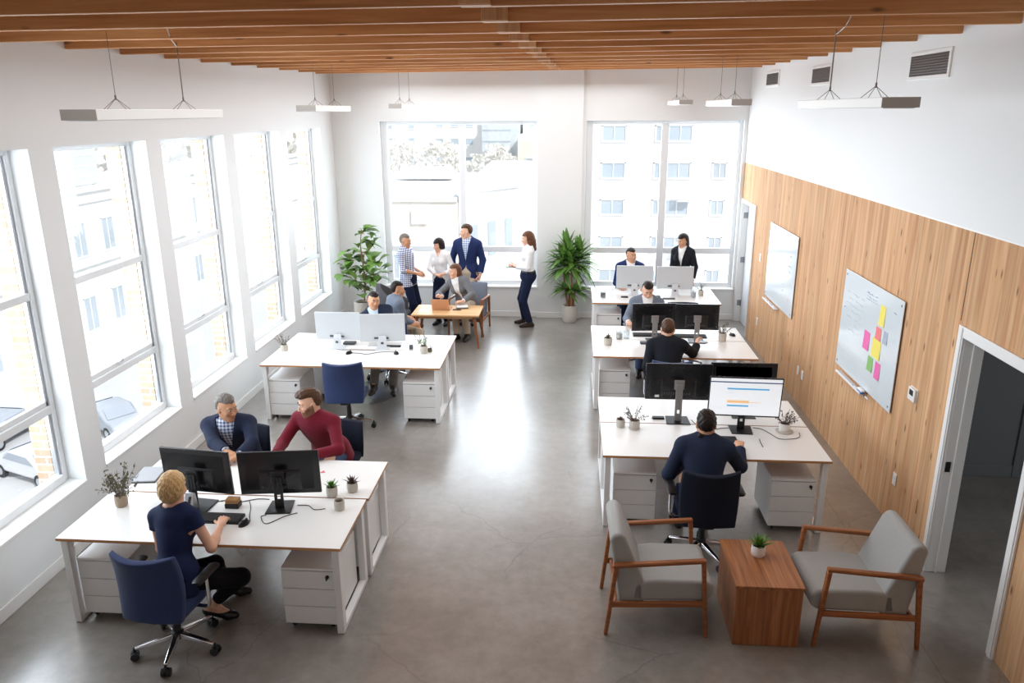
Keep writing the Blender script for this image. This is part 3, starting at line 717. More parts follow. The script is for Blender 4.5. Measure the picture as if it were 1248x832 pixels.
for k in range(3): b.hexa([(-4.5+k*.7, 34.62+k*1.22, -2.8), (-4.2+k*.7, 35.14+k*1.22, -2.8), (-4.5+k*.7, 34.68+k*1.22, -2.8), (-4.2+k*.7, 35.2+k*1.22, -2.8), (-4.5+k*.7, 34.62+k*1.22, -1.2), (-4.2+k*.7, 35.14+k*1.22, -1.2), (-4.5+k*.7, 34.68+k*1.22, -1.2), (-4.2+k*.7, 35.2+k*1.22, -1.2)])
b.build('window', 'facade glass', r)
r = empty('tower_block', (0, 0, 0), label='tall pale tower with rows of small windows behind the left pane', cat='building')
b = MB(); b.box(-24, -18.4, 95, 108, GZ, 14); b.box(-18.4, -10.2, 98, 110, GZ, 15); b.build('wall', 'facade tan', r)
facade_windows(r, [(x, x+1.0, z, z+.8) for x in (-16.8, -14.9, -13.1) for z in (-2.6, -.4, 1.8, 4.0, 6.2)], 'y', 98, rs, False)
facade_windows(r, [(x, x+.8, z, z+1.0) for x in (-22.3, -19.6) for z in (-2.4, -.4, 1.6, 3.6)], 'y', 95, rs, False)
r = empty('tower_block', (0, 0, 0), label='slate grey glass tower behind the right pane of the left back window', cat='building')
b = MB(); b.box(-9.9, -6.7, 88, 98, GZ, 2.9); b.box(-6.7, -5.9, 88.5, 98, GZ, 2.4); b.build('wall', 'facade slate', r)
b = MB(); [b.box(-9.9, -6.7, 87.95, 88, z, z+.12) for z in (-2, -.8, .4, 1.6)]; b.build('floor_band', 'facade glass', r)
r = empty('tower_block', (0, 0, 0), label='white tower with few windows at the right edge of the left back window', cat='building')
b = MB(); b.box(-5.6, 2.0, 92, 104, GZ, 12); b.build('wall', 'facade white', r); b = MB(); b.box(-5.4, -1.9, 80, 90, GZ, 1.3); b.build('annex', 'facade peach', r)
facade_windows(r, [(x, x+.9, z, z+.55) for x in (-4.9, -3.2) for z in (1.9, 3.5, 4.7)], 'y', 92, rs, False)
facade_windows(r, [(x, x+.7, -2.0, -.9) for x in (-4.6, -3.3)], 'y', 80, rs, False)
for i, (x, y, h, w) in enumerate(((-11.6, 70, 13, 2.8), (-7.2, 64, 12.4, 2.2), (-16.5, 76, 13, 2.7), (-3.3, 66, 11, 2.0), (-.3, 45, 9, 1.4), (-7.2, 78, 12.4, 2.6))):
    blob_tree(x, y, GZ, h, w, ['hazy brownish tree behind the flat white roof, left of the mullion', 'hazy tree behind the flat roof, close to the mullion', 'hazy tree at the left edge of the back window', 'small hazy tree right of the receding white building', 'lowest hazy tree by the right jamb of the left back window', 'hazy tree in front of the slate glass tower'][i], 40+i)
car(-2.5, 62, 0, 'car silver', 'distant pale car parked beside the receding white building')
# ------------------------------------------------------------------ desks and cabinets
def desk(x0, x1, y0, y1, label):
    r = empty('desk', ((x0+x1)/2, (y0+y1)/2, 0), label=label, cat='desk', group='white bench desks')
    w, d = (x1-x0)/2, (y1-y0)/2
    b = MB(); b.box(-w, w, -d, d, .716, .74, 1, top=0); b.build('tabletop', ['desk white', 'ply edge'], r, bevel=.0025)
    for s in (-1, 1):
        b = MB(); xa, xb = (s*(w-.075), s*(w-.022)) if s > 0 else (-(w-.022), -(w-.075))
        f = d-.02
        b.box(xa, xb, -f, -f+.07, 0.004, .716); b.box(xa, xb, f-.07, f, .004, .716)
        b.box(xa, xb, -f+.07, f-.07, .004, .045); b.box(xa, xb, -f+.07, f-.07, .676, .716)
        o = b.build('leg_frame', 'frame white', r, bevel=.003)
        b = MB(); [b.box(xa+.008, xb-.008, y-.025, y+.025, 0, .004) for y in (-f+.035, f-.035)]; b.build('foot_pad', 'black plastic', o)
    b = MB(); b.box(-w+.075, w-.075, -.05, -.0, .655, .70); b.box(-w+.075, w-.075, d*.55, d*.55+.04, .67, .71); b.build('crossbar', 'frame white', r, bevel=.003)
    return r
DK = {}
for n, a, lab in (('L1f', (-3.77, -1.615, 4.813, 5.558), 'white desk in front of the blonde woman, nearest on the left'),
                  ('L1r', (-3.675, -1.60, 5.572, 6.262), 'white desk of the man in burgundy and the grey haired man'),
                  ('L2f', (-3.832, -1.563, 8.895, 9.602), 'white desk with the empty blue chair tucked against it'),
                  ('L2r', (-3.832, -1.563, 9.616, 10.337), 'white desk of the smiling man behind the pale monitors on the left'),
                  ('R1f', (.334, 2.379, 6.523, 7.308), 'white desk nearest on the right, under the lit screen'),
                  ('R1r', (.334, 2.379, 7.322, 8.036), 'white desk behind the lit screen, carrying the black monitor backs'),
                  ('R2f', (.324, 2.404, 9.504, 10.268), 'white desk of the man seen from behind in the second right row'),
                  ('R2r', (.324, 2.404, 10.282, 10.974), 'white desk of the man in grey looking down, under two dark monitors'),
                  ('R3f', (.385, 2.467, 12.385, 12.95), 'front white desk of the farthest right row'),
                  ('R3r', (.385, 2.467, 12.962, 13.50), 'rear white desk of the farthest right row, by the back window')):
    DK[n] = desk(*a, lab)
def pedestal(x, y, label, rz=0, proto=None):
    """x,y = front left bottom corner centre line; front faces -y"""
    r = empty('drawer_pedestal', (x, y, 0), rz, label=label, cat='drawer cabinet', group='white drawer pedestals under the desks')
    w, d, z0, z1 = .20, .56, .055, .535
    b = MB(); b.box(-w, w, .018, d, z0, z1-.02); b.box(-w, w, -.002, d, z1-.02, z1); b.build('carcass', 'cabinet white', r, bevel=.004)
    b = MB(); b.box(-w+.006, w-.006, .014, .02, z0+.004, z1-.022); b.build('shadow_gap', 'gap dark', r)
    hs = (z1-.024-z0)/3
    for i in range(3):
        dr = MB(); dr.box(-w+.001, w-.001, 0, .016, z0+i*hs+.003, z0+(i+1)*hs-.003); o = dr.build('drawer', 'cabinet white', r, bevel=.002)
        if i == 2:
            k = MB(); k.tube([(w-.05, 0, z0+2.72*hs), (w-.05, -.012, z0+2.72*hs)], .014, 14); k.box(w-.054, w-.046, -.03, -.012, z0+2.72*hs-.016, z0+2.72*hs+.01); k.build('lock', 'black plastic', o)
    for sx in (-1, 1):
        for yy in (.06, d-.06):
            k = MB(); k.tube([(sx*(w-.05)-.012, yy, .024), (sx*(w-.05)+.012, yy, .024)], .023, 14); k.box(sx*(w-.05)-.018, sx*(w-.05)+.018, yy-.012, yy+.012, .035, .056); k.build('caster', 'black plastic', r, smooth=False)
    return r
pd = pedestal(-3.485, 4.885, 'white drawer pedestal under the left end of the nearest left desk')
for x, y, rz, lab in ((-1.895, 4.865, 0, 'white drawer pedestal with its key under the right end of the nearest left desk'),
                      (-1.88, 6.20, PI, 'white drawer pedestal turned to the burgundy man, at the right end of his desk'),
                      (-3.555, 8.94, 0, 'white drawer pedestal under the left end of the desk with the empty blue chair'),
                      (-1.84, 8.93, 0, 'white drawer pedestal under the right end of the desk with the empty blue chair'),
                      (-3.36, 10.28, PI, 'white drawer pedestal deeper under the desk behind the empty blue chair'),
                      (.64, 6.60, 0, 'white drawer pedestal behind the left armchair, under the lit screen desk'),
                      (2.075, 6.56, 0, 'white drawer pedestal behind the right armchair, under the lit screen desk'),
                      (.61, 9.58, 0, 'white drawer pedestal left of the man seen from behind in the second right row'),
                      (.665, 12.43, 0, 'white drawer pedestal under the left end of the farthest right row')):
    dup(pd, (x, y, 0), rz, lab)
# ------------------------------------------------------------------ office chairs
def office_chair(loc, rz, label, fab='navy fabric', arms=True, star=0.0, h=0, bh=.49):
    r = empty('office_chair', (loc[0], loc[1], 0), rz, label=label, cat='office chair', group='swivel office chairs')
    sz = .46+h
    for k in range(5):
        a = star+2*PI*k/5; c, s = math.cos(a), math.sin(a)
        b = MB(); b.bar((.02*c, .02*s, .125), (.29*c, .29*s, .085), .05, .045, .028, .022)
        lg = b.build('base_arm', 'chrome', r, bevel=.008)
        t = MB(); px, py = .295*c, .295*s
        t.tube([(px, py, .09), (px, py, .045)], .009, 8)
        for q in (-1, 1): t.tube([(px-s*.008*q, py+c*.008*q, .03), (px-s*.03*q, py+c*.03*q, .03)], .03, 16)
        t.tube([(px-s*.012, py+c*.012, .045), (px+s*.012, py-c*.012, .045)], .024, 12)
        t.build('caster', 'black plastic', lg)
    b = MB(); b.lathe([(.0, .10), (.045, .10), (.045, .15), (.03, .16), (.028, .28), (.024, .28), (.024, sz-.08), (0, sz-.08)], 20); b.build('gas_lift', 'black plastic', r, smooth=False, bevel=0)
    b = MB(); b.box(-.11, .11, -.12, .10, sz-.085, sz-.06); b.build('tilt_mechanism', 'black plastic', r, bevel=.01)
    P = []
    for i in range(9):
        v = i/8; row = []
        for j in range(9):
            u = j/8*2-1; y = -.22+.47*v
            w = .235*(1-.10*(v-.5)**2)
            row.append((u*w, y, sz+.03-.02*abs(u)**4-.035*max(0, v-.75)**1.5*6+.012*abs(u)**3))
        P.append(row)
    b = MB(); b.grid(P); Q = [[(x*.96, y*.97, z-.085) for x, y, z in row] for row in P]; b.grid(Q, flip=True)
    n = 9
    def ring(A, B):
        for a in range(8): b.quad(A[a], A[a+1], B[a+1], B[a])
    ring(P[0], Q[0]); ring(P[8], Q[8]); ring([p[0] for p in P], [p[0] for p in Q]); ring([p[8] for p in P], [p[8] for p in Q])
    o = b.build('seat', fab, r); merge(o); md = o.modifiers.new('sub', 'SUBSURF'); md.levels = md.render_levels = 1
    for p in o.data.polygons: p.use_smooth = True
    # backrest: curved, wider at the middle, flaring a little at the top
    P = []; Q = []
    for i in range(9):
        v = i/8; row = []; rw2 = []
        for j in range(11):
            u = j/10*2-1
            w = .235+.012*math.sin(PI*v)+(-.008*(1-v)**3)
            z = sz-.03+bh*v-.015*(u**2)*(1-v)*1.5+.012*u*u*v
            y = -.245-.055*v+.04*math.sin(PI*v*.9)-.035*max(0, v-.8)*1.0+.075*u*u*(.6+.4*v)
            row.append((u*w, y, z)); rw2.append((u*w*.985, y-.05-.015*(1-u*u), z-.004*v))
        P.append(row); Q.append(rw2)
    b = MB(); b.grid(P); b.grid(Q, flip=True)
    def strip(A, B):
        for a in range(len(A)-1): b.quad(A[a], A[a+1], B[a+1], B[a])
    strip(P[0], Q[0]); strip(P[-1], Q[-1]); strip([p[0] for p in P], [p[0] for p in Q]); strip([p[-1] for p in P], [p[-1] for p in Q])
    o = b.build('backrest', fab, r); merge(o)
    md = o.modifiers.new('bevel', 'BEVEL'); md.width = .012; md.segments = 3; md.limit_method = 'ANGLE'; md.angle_limit = .9
    for p in o.data.polygons: p.use_smooth = True
    b = MB(); b.bar((0, -.10, sz-.07), (0, -.265, sz-.055), .09, .02); b.bar((0, -.27, sz-.05), (0, -.27, sz+.06), .09, .02); b.build('back_bracket', 'black plastic', r, bevel=.006)
    if arms:
        for s in (-1, 1):
            b = MB(); b.tube(sqc([(s*.14, 0, sz-.07), (s*.25, .0, sz-.07), (s*.285, .0, sz-.05), (s*.29, .0, sz+.06), (s*.29, -.0, sz+.17)], 5), .014, 10, flat=(1.3, .8))
            a = b.build('armrest', 'chrome', r, smooth=True)
            b = MB(); b.tube([(s*.285, -.12, sz+.185), (s*.285, -.10, sz+.19), (s*.285, .12, sz+.19), (s*.285, .14, sz+.185)], [.03, .042, .042, .03], 12, flat=(1, .45)); b.build('arm_pad', 'black plastic', a, smooth=True)
    return r
def merge(o, d=.0004):
    bm = bmesh.new(); bm.from_mesh(o.data); bmesh.ops.remove_doubles(bm, verts=bm.verts, dist=d); bmesh.ops.recalc_face_normals(bm, faces=bm.faces); bm.to_mesh(o.data); bm.free()
CH = {}
CH['w'] = office_chair((-2.80, 4.60), -.10, 'navy swivel chair the blonde woman sits on', star=-1.3)
CH['g'] = office_chair((-3.24, 6.82), PI, 'navy swivel chair of the grey haired man', 'dark fabric', False, .4, -.03, .30)
CH['b'] = office_chair((-2.30, 6.88), PI-.05, 'dark swivel chair behind the man in the burgundy sweater', 'dark fabric', False, .2, -.02, .34)
CH['e'] = office_chair((-2.68, 8.73), .10, 'empty blue swivel chair with its back to the camera', arms=False, star=-1.25)
CH['l'] = office_chair((-2.62, 10.60), PI-.1, 'navy swivel chair of the smiling man behind the pale left monitors', 'navy fabric', True, .52, -.02, .36)
CH['r1'] = office_chair((1.19, 6.12), .02, 'dark navy swivel chair between the two armchairs and the lit screen', 'dark fabric', True, -1.12)
CH['r2'] = office_chair((1.23, 9.04), 0, 'navy swivel chair of the man seen from behind in the second right row', 'navy fabric', True, .3)
CH['q'] = office_chair((1.15, 11.42), PI, 'dark swivel chair under the man in grey who looks down', 'dark fabric', True, .3, -.02, .36)
CH['x'] = office_chair((1.74, 11.44), PI, 'empty black swivel chair beside the man in grey who looks down', 'dark fabric', False, .3)
CH['t'] = office_chair((1.08, 13.70), PI, 'navy swivel chair by the right back window, behind the white monitors', 'navy fabric', False, .3, -.02, .36)
CH['m'] = office_chair((-2.86, 11.62), -1.0, 'navy swivel chair under the man in grey who sits at the low table', 'navy fabric', False, .3, -.05, .36)
b = MB(); b.lathe([(0, 0), (.40, 0), (.40, .006), (0, .006)], 40)
o = b.build('chair_mat', 'mat glass', loc=(-2.72, 9.98, .001), smooth=False); o.scale = (.92, 1.22, 1); tag(o, 'clear round edged floor mat under the smiling man\'s feet', 'floor mat')
# ------------------------------------------------------------------ monitors
def monitor(x, y, label, rz=0, style='dark', w=.60, h=.35, zc=.38, screen=None, faces=1, tilt=.03, base=.11, zb=.74):
    """origin at the stand on the desk. faces=+1: the screen side looks to +y (its back to the camera)"""
    r = empty('monitor', (x, y, zb), rz if faces > 0 else rz+PI, label=label, cat='monitor', group='monitors on the desks')
    body = {'dark': 'screen back', 'white': 'monitor white'}[style]
    st = {'dark': 'black plastic', 'white': 'monitor white'}[style]
    M = T(0, .035, zc, tilt)
    b = MB(); b.box(-w/2, w/2, -.0, .022, -h/2, h/2, 0, M); o = b.build('panel', body, r, bevel=.005)
    b = MB()
    if style == 'white': b.box(-w*.485, w*.485, -.0012, .001, -h*.47, h*.47, 0, M)
    else: b.hexa([M @ Vector(p) for p in ((-w*.42, -.0, -h*.40), (w*.42, -.0, -h*.40), (-w*.42, .004, -h*.40), (w*.42, .004, -h*.40), (-w*.42, -.0, h*.40), (w*.42, -.0, h*.40), (-w*.42, .004, h*.40), (w*.42, .004, h*.40))])
    dd = -.016
    if style == 'dark': b.hexa([M @ Vector(p) for p in ((-w*.24, dd, -h*.38), (w*.24, dd, -h*.38), (-w*.27, .001, -h*.42), (w*.27, .001, -h*.42), (-w*.24, dd, h*.02), (w*.24, dd, h*.02), (-w*.27, .001, h*.08), (w*.27, .001, h*.08))])
    b.build('rear_housing', body, o, bevel=.006)
    if style == 'dark':
        b = MB(); [b.box(-w*.22+i*w*.035, -w*.2+i*w*.035, -.018, -.014, -h*.34, -h*.27, 0, M) for i in range(6)]; [b.box(w*.05+i*w*.035, w*.07+i*w*.035, -.018, -.014, -h*.34, -h*.29, 0, M) for i in range(4)]
        b.build('port', 'gap dark', o)
    else:
        b = MB(); b.box(-w*.19, -w*.05, -.006, -.002, -h*.40, -h*.33, 0, M); b.box(w*.05, w*.13, -.006, -.002, -h*.40, -h*.34, 0, M); b.build('port', 'vent dark', o)
    b = MB(); e = .008 if style == 'white' else .011
    b.box(-w/2+e, w/2-e, .022, .0235, -h/2+e*1.6, h/2-e, 0, M)
    mats = [MATS['screen white']] if screen else [MATS['black plastic']]
    if screen:
        mats = ['screen white', 'screen navy', 'screen blue', 'screen orange', 'screen pale']
        W, H = w-2*e, h-2.6*e
        def pb(u0, u1, v0, v1, mi): b.box(W/2-u1*W, W/2-u0*W, .0236, .0242, -H/2+v0*H, -H/2+v1*H, mi, M)
        pb(0, 1, .895, .925, 1); pb(.24, .83, .71, .755, 2); pb(.25, .36, .62, .635, 4); pb(.25, .56, .345, .415, 3); pb(.56, .73, .36, .375, 3); pb(.25, .56, .245, .29, 2); pb(.02, .2, .2, .215, 4); pb(.58, .7, .26, .272, 4)
        pb(.25, .31, .82, .83, 4); pb(.64, .74, .50, .508, 4)
    b.build('screen', mats, o)
    # stand with a cable hole
    sm = 'grey stand' if style == 'grey' else st
    b = MB()
    if style == 'dark':
        cw, ht = .035, zc+.0
        b.box(-cw, -.013, -.05, -.032, .0, ht); b.box(.013, cw, -.05, -.032, .0, ht); b.box(-.013, .013, -.05, -.032, .0, .085); b.box(-.013, .013, -.05, -.032, .125, ht)
        b.box(-.05, .05, -.034, -.02, ht-.06, ht+.04)
        stn = b.build('stand_column', 'grey stand' if screen == 'g' or base < 0 else sm, r, bevel=.004)
        bs = MB(); bw = abs(base); bs.prism([(-bw, -.13), (bw, -.13), (bw*.92, .085), (-bw*.92, .085)], T(0, 0, 0), .01); bs.build('stand_base', sm, r, bevel=.004)
    else:
        b.hexa([(-.06, -.065, 0), (.06, -.065, 0), (-.06, -.058, 0), (.06, -.058, 0), (-.05, .0, zc-.10), (.05, .0, zc-.10), (-.05, .008, zc-.10), (.05, .008, zc-.10)])
        b.build('stand_column', 'monitor white', r, bevel=.003)
        bs = MB(); bs.box(-.09, .09, -.10, .09, 0, .008); bs.build('stand_base', 'monitor white', r, bevel=.003)
        hh = MB(); hh.lathe([(0, 0), (.02, 0), (.02, .006), (0, .006)], 20); q = hh.build('cable_hole', 'vent dark', r); q.matrix_local = T(0, -.038, zc*.3, PI/2+.35)
    return r
monitor(-2.95, 5.39, 'dark monitor back directly in front of the blonde woman', -.12, zc=.275, w=.60, h=.375, tilt=.06, base=.15)
monitor(-2.265, 5.40, 'dark monitor back in front of the man in burgundy', .13, zc=.275, w=.635, h=.375, tilt=.06, base=.10)
monitor(-3.06, 9.68, 'pale monitor on the left of the pair behind the empty blue chair', -.02, 'white', .61, .38, .285)
monitor(-2.455, 9.68, 'pale monitor on the right of the pair behind the empty blue chair', .12, 'white', .60, .38, .27)
monitor(1.117, 7.42, 'dark monitor back with a grey stand, left of the lit screen', 0, w=.66, h=.385, zc=.395, base=-.12, tilt=.02)
monitor(1.705, 7.17, 'lit screen showing blue and orange bars', -.045, w=.685, h=.415, zc=.375, screen='y', faces=-1, tilt=-.10, base=.11)
monitor(1.80, 7.62, 'dark monitor peeking out above the lit screen', 0, w=.67, h=.385, zc=.35, base=-.12, tilt=.0)
monitor(1.165, 10.27, 'dark monitor back in front of the man in grey who looks down', .10, w=.60, h=.385, zc=.315, base=-.11, tilt=.02)
monitor(1.735, 10.27, 'dark monitor back beside the raised hand in the second right row', -.02, w=.585, h=.36, zc=.325, base=-.11, tilt=.02)
monitor(1.105, 12.98, 'white monitor hiding the seated man by the right back window', 0, 'white', .61, .39, .30)
monitor(1.785, 12.98, 'white monitor in front of the standing dark haired woman', 0, 'white', .61, .39, .295)
b = MB(); b.box(-.022, .022, -.0005, .001, -.012, .012); o = b.build('asset_sticker', 'paper white', loc=(.905, 7.4475, .985)); tag(o, 'small white sticker on the back of the black monitor with the grey stand', 'sticker')
# ------------------------------------------------------------------ desk things
def keyboard(x, y, rz, label, m='black plastic', w=.44, d=.14, km='gap dark'):
    r = empty('keyboard', (x, y, .74), rz, label=label, cat='keyboard', group='keyboards on the desks')
    b = MB(); b.hexa([(-w/2, -d/2, 0), (w/2, -d/2, 0), (-w/2, d/2, 0), (w/2, d/2, 0), (-w/2, -d/2, .012), (w/2, -d/2, .012), (-w/2, d/2, .022), (w/2, d/2, .022)]); b.build('case', m, r, bevel=.003)
    b = MB()
    for i in range(5):
        for j in range(20):
            kx = -w/2+.012+j*(w-.024)/20; ky = -d/2+.014+i*(d-.028)/5; z = .012+.010*(ky+d/2)/d
            if i == 0 and 4 < j < 10: continue
            b.box(kx+.0015, kx+(w-.024)/20-.0015, ky+.002, ky+(d-.028)/5-.002, z, z+.006)
    b.box(-w/2+.012+5*(w-.024)/20, -w/2+.012+10*(w-.024)/20, -d/2+.016, -d/2+.014+(d-.028)/5-.002, .013, .019)
    b.build('keys', km, r, kind='stuff')
    return r
keyboard(-2.71, 5.165, 0, 'dark keyboard under the blonde woman\'s hand', km='gap dark')
keyboard(1.69, 10.47, 0, 'dark keyboard behind the right dark monitor of the second right row')
keyboard(1.12, 10.50, 0, 'dark keyboard behind the left dark monitor of the second right row')
keyboard(-2.46, 9.83, .05, 'pale keyboard behind the pale monitors on the left', 'monitor white', km='lamp white')
def mouse(x, y, rz, label, m='black plastic'):
    r = empty('computer_mouse', (x, y, .74), rz, label=label, cat='computer mouse', group='computer mice')
    b = MB(); n = 12; P = []
    for i in range(7):
        t = i/6; row = []
        for k in range(n):
            a = 2*PI*k/n; rr = math.cos(t*PI/2)**.7 if t < 1 else 0
            row.append((.032*rr*math.cos(a)*(1-.1*math.sin(a)), .055*rr*math.sin(a), .036*math.sin(t*PI/2)*(1-.15*math.sin(a)*rr)))
        P.append(row+[row[0]])
    b.grid(P); o = b.build('shell', m, r, smooth=True)
    b = MB(); b.tube([(-.004, .03, .031), (.004, .03, .031)], .008, 10); b.build('scroll_wheel', 'gap dark', o)
mouse(-2.447, 5.105, -.3, 'black mouse right of the blonde woman\'s keyboard')
mouse(-2.225, 9.45, .4, 'dark mouse on the desk right of the empty blue chair')
mouse(-2.84, 9.42, -.4, 'dark mouse on the desk above the empty blue chair')
mouse(2.277, 10.56, .6, 'black mouse at the right end of the second right row')
def pot_plant(name, loc, label, pr, ph, pm, foliage, group='small pots on the desks', saucer=None, lip=True, rough=False):
    r = empty(name, loc, label=label, cat='potted plant', group=group)
    b = MB(); b.lathe([(0, 0), (pr*.82, 0), (pr*.93, ph*.08), (pr, ph*.5), (pr*.94, ph), (pr*.84, ph), (pr*.82, ph*.86), (0, ph*.86)], 22); b.build('pot', pm, r, smooth=True)
    b = MB(); b.lathe([(0, 0), (pr*.80, 0), (pr*.5, .006), (0, .008)], 16, (0, 0, ph*.87)); b.build('soil', 'soil', r, smooth=True)
    if saucer: b = MB(); b.lathe([(0, -.0), (saucer*.9, 0), (saucer, .008), (saucer*.93, .010), (0, .006)], 24, (0, 0, -.0)); b.build('saucer', 'pot concrete', r, smooth=True)
    if foliage:
        kind, m, n, L, sd = foliage; rr = np.random.RandomState(sd); b = MB(); st = MB()
        z0 = ph*.88
        if kind == 'rosette':
            for i in range(n):
                a = i*2.4; el = .25+1.15*(i/n); ln = L*(.75+.4*rr.rand())*(1.0-.15*i/n)
                d = Vector((math.cos(a)*math.cos(el), math.sin(a)*math.cos(el), math.sin(el))); side = Vector((-math.sin(a), math.cos(a), 0))
                p0 = Vector((0, 0, z0)); w = ln*.11
                b.add([p0-side*w*.7, p0+side*w*.7, p0+d*ln*.5+side*w+Vector((0, 0, .004)), p0+d*ln*.5-side*w+Vector((0, 0, .004)), p0+d*ln+Vector((0, 0, ln*.12*(1-el)))], [(0, 1, 2, 3), (3, 2, 4)])
        else:  # bushy sprigs
            for i in range(n):
                a = rr.rand()*2*PI; el = .5+1.0*rr.rand(); ln = L*(.55+.5*rr.rand())
                d = Vector((math.cos(a)*math.cos(el), math.sin(a)*math.cos(el), math.sin(el))); p0 = Vector((math.cos(a)*pr*.3, math.sin(a)*pr*.3, z0)); p1 = p0+d*ln
                st.tube([p0, p0+d*ln*.5+Vector((0, 0, .01)), p1], .0018, 4, cap=False)
                for k in range(9):
                    q = p0.lerp(p1, .3+.7*rr.rand())+Vector((rr.randn(), rr.randn(), rr.randn()))*L*.05; s = L*.055*(.6+.8*rr.rand())
                    R = Euler((rr.rand()*3, rr.rand()*3, rr.rand()*6)).to_matrix()
                    b.add([q+R @ Vector(v)*s for v in ((-1, 0, 0), (0, -.5, .15), (1, 0, 0), (0, .5, .15))], [(0, 1, 2, 3)])
            st.build('stem', 'leaf purple', r)
        b.build('foliage', m, r)
    return r
Z = .74
pot_plant('potted_plant', (-3.55, 5.33, Z), 'bushy dry plant in a paper wrapped pot on the nearest left desk', .05, .095, 'pot paper', ('bush', 'leaf dusty', 30, .26, 1))
pot_plant('succulent', (-1.91, 5.60, Z), 'green succulent in a round grey pot right of the monitors, on the desk edge', .047, .085, 'pot concrete', ('rosette', 'leaf green', 22, .09, 2))
pot_plant('succulent', (-1.765, 5.69, Z), 'purplish succulent in a grey pot, right of the green one', .046, .082, 'pot concrete', ('rosette', 'leaf purple', 24, .085, 3))
r = empty('concrete_cup', (-1.785, 5.385, Z), label='empty grey concrete cup in front of the two succulents', cat='cup')
b = MB(); b.lathe([(0, 0), (.040, 0), (.042, .08), (.036, .08), (.034, .03), (0, .03)], 22); b.build('cup_body', 'pot concrete', r, smooth=True)
b = MB(); b.lathe([(0, .0), (.033, 0), (0, .004)], 16, (0, 0, .06)); b.build('dark_filling', 'soil', r)
pot_plant('potted_plant', (-3.73, 9.50, Z), 'thin dry plant in a pale pot on the window end of the empty chair desk', .05, .085, 'pot concrete', ('bush', 'leaf dusty', 12, .16, 4))
pot_plant('potted_plant', (-1.87, 9.50, Z), 'airy plant in a white pot on the aisle end of the empty chair desk', .052, .10, 'pot concrete', ('bush', 'leaf green', 14, .22, 5))
pot_plant('small_plant', (-1.80, 9.56, Z), 'little brown dried plant beside the white pot at the aisle end', .03, .045, 'leaf dusty', ('bush', 'leaf purple', 8, .07, 6))
pot_plant('succulent', (.533, 7.21, Z), 'small dark succulent in a grey pot, leftmost on the lit screen desk', .046, .08, 'pot concrete', ('rosette', 'leaf purple', 14, .05, 7))
pot_plant('potted_plant', (.668, 7.17, Z), 'tall wispy plant in a pale pot near the left end of the lit screen desk', .052, .09, 'pot concrete', ('bush', 'leaf purple', 16, .17, 8), saucer=.058)
pot_plant('potted_plant', (2.125, 7.19, Z), 'brownish bushy plant in a white pot on a saucer right of the lit screen', .055, .088, 'pot white', ('bush', 'leaf purple', 22, .16, 9), saucer=.085)
pot_plant('potted_plant', (.53, 10.02, Z), 'grey leaved plant in a pale pot at the left end of the second right row', .06, .10, 'pot concrete', ('rosette', 'leaf dusty', 14, .09, 10))
pot_plant('potted_plant', (2.09, 10.29, Z), 'bushy plant in a pale pot at the right end of the second right row', .055, .115, 'pot concrete', ('bush', 'leaf dusty', 18, .17, 11))
pot_plant('small_plant', (2.23, 13.02, Z), 'small pot with green and brown sprigs at the right end of the farthest row', .05, .085, 'pot concrete', ('bush', 'leaf green', 12, .15, 12))
def jar(x, y, r_, h, label, m='jar glass', fill=None):
    r = empty('glass_jar', (x, y, Z), label=label, cat='jar', group='glass jars on the desks')
    b = MB(); b.lathe([(0, 0), (r_, 0), (r_, h*.85), (r_*.9, h), (r_*.84, h), (r_*.92, h*.84), (r_*.92, .008), (0, .008)], 20); b.build('glass_wall', m, r, smooth=True)
    if fill: b = MB(); b.lathe([(0, .01), (r_*.88, .01), (r_*.88, h*.55), (0, h*.55)], 16); b.build('filling', fill, r)
jar(.70, 10.33, .05, .13, 'glass jar next to the grey leaved plant in the second right row', fill='pot concrete')
jar(.80, 10.36, .045, .12, 'second glass jar beside the first in the second right row')
jar(.57, 12.75, .05, .15, 'glass jar of dark pens at the left end of the farthest right row', fill='hair grey')
jar(.70, 12.85, .05, .14, 'clear glass jar second from the left in the farthest right row')
jar(2.08, 12.85, .05, .16, 'glass tumbler at the right of the white monitors in the farthest row', fill='facade glass')
# laptop and glasses on the rear left desk, organiser, phone dock, box, heart
r = empty('closed_laptop', (-3.60, 5.85, Z), .12, label='closed silver laptop on a notebook at the window end of the rear left desk', cat='laptop')
b = MB(); b.box(-.10, .10, -.14, .14, .010, .022); b.build('laptop_lid', 'laptop grey', r, bevel=.004); b = MB(); b.box(-.098, .098, -.138, .138, .0055, .010); b.build('laptop_base', 'vent dark', r, bevel=.002)
o = MB().box(-.10, .10, -.14, .14, 0, .005).build('notebook', 'cable dark', loc=(-3.60, 5.85, Z), bevel=.002); o.rotation_euler.z = .12; tag(o, 'thin dark notebook lying under the closed silver laptop', 'notebook')
r = empty('eyeglasses', (-3.72, 5.75, Z), .3, label='pair of glasses lying beside the closed silver laptop', cat='glasses')
for s in (-1, 1):
    b = MB(); b.tube([(s*.03+.022*math.cos(a), -.01, .02+.017*math.sin(a)) for a in [i*PI/8 for i in range(17)]], .0022, 5, cap=False); b.tube([(s*.053, -.01, .025), (s*.056, .06, .022), (s*.05, .12, .01)], .002, 5); b.build('frame_rim', 'cable dark', r)
b = MB(); b.tube([(-.009, -.01, .025), (.009, -.01, .025)], .002, 5); b.build('bridge', 'cable dark', r)
r = empty('organiser_box', (-2.645, 5.37, Z), label='small wooden desk box with a dark lower half between the two dark monitors', cat='box')
b = MB(); b.box(-.055, .055, -.04, .04, 0, .04); b.build('tray', 'black plastic', r, bevel=.004); b = MB(); b.box(-.05, .05, -.036, .036, .04, .075); b.build('wooden_top', 'amber wood', r, bevel=.004)
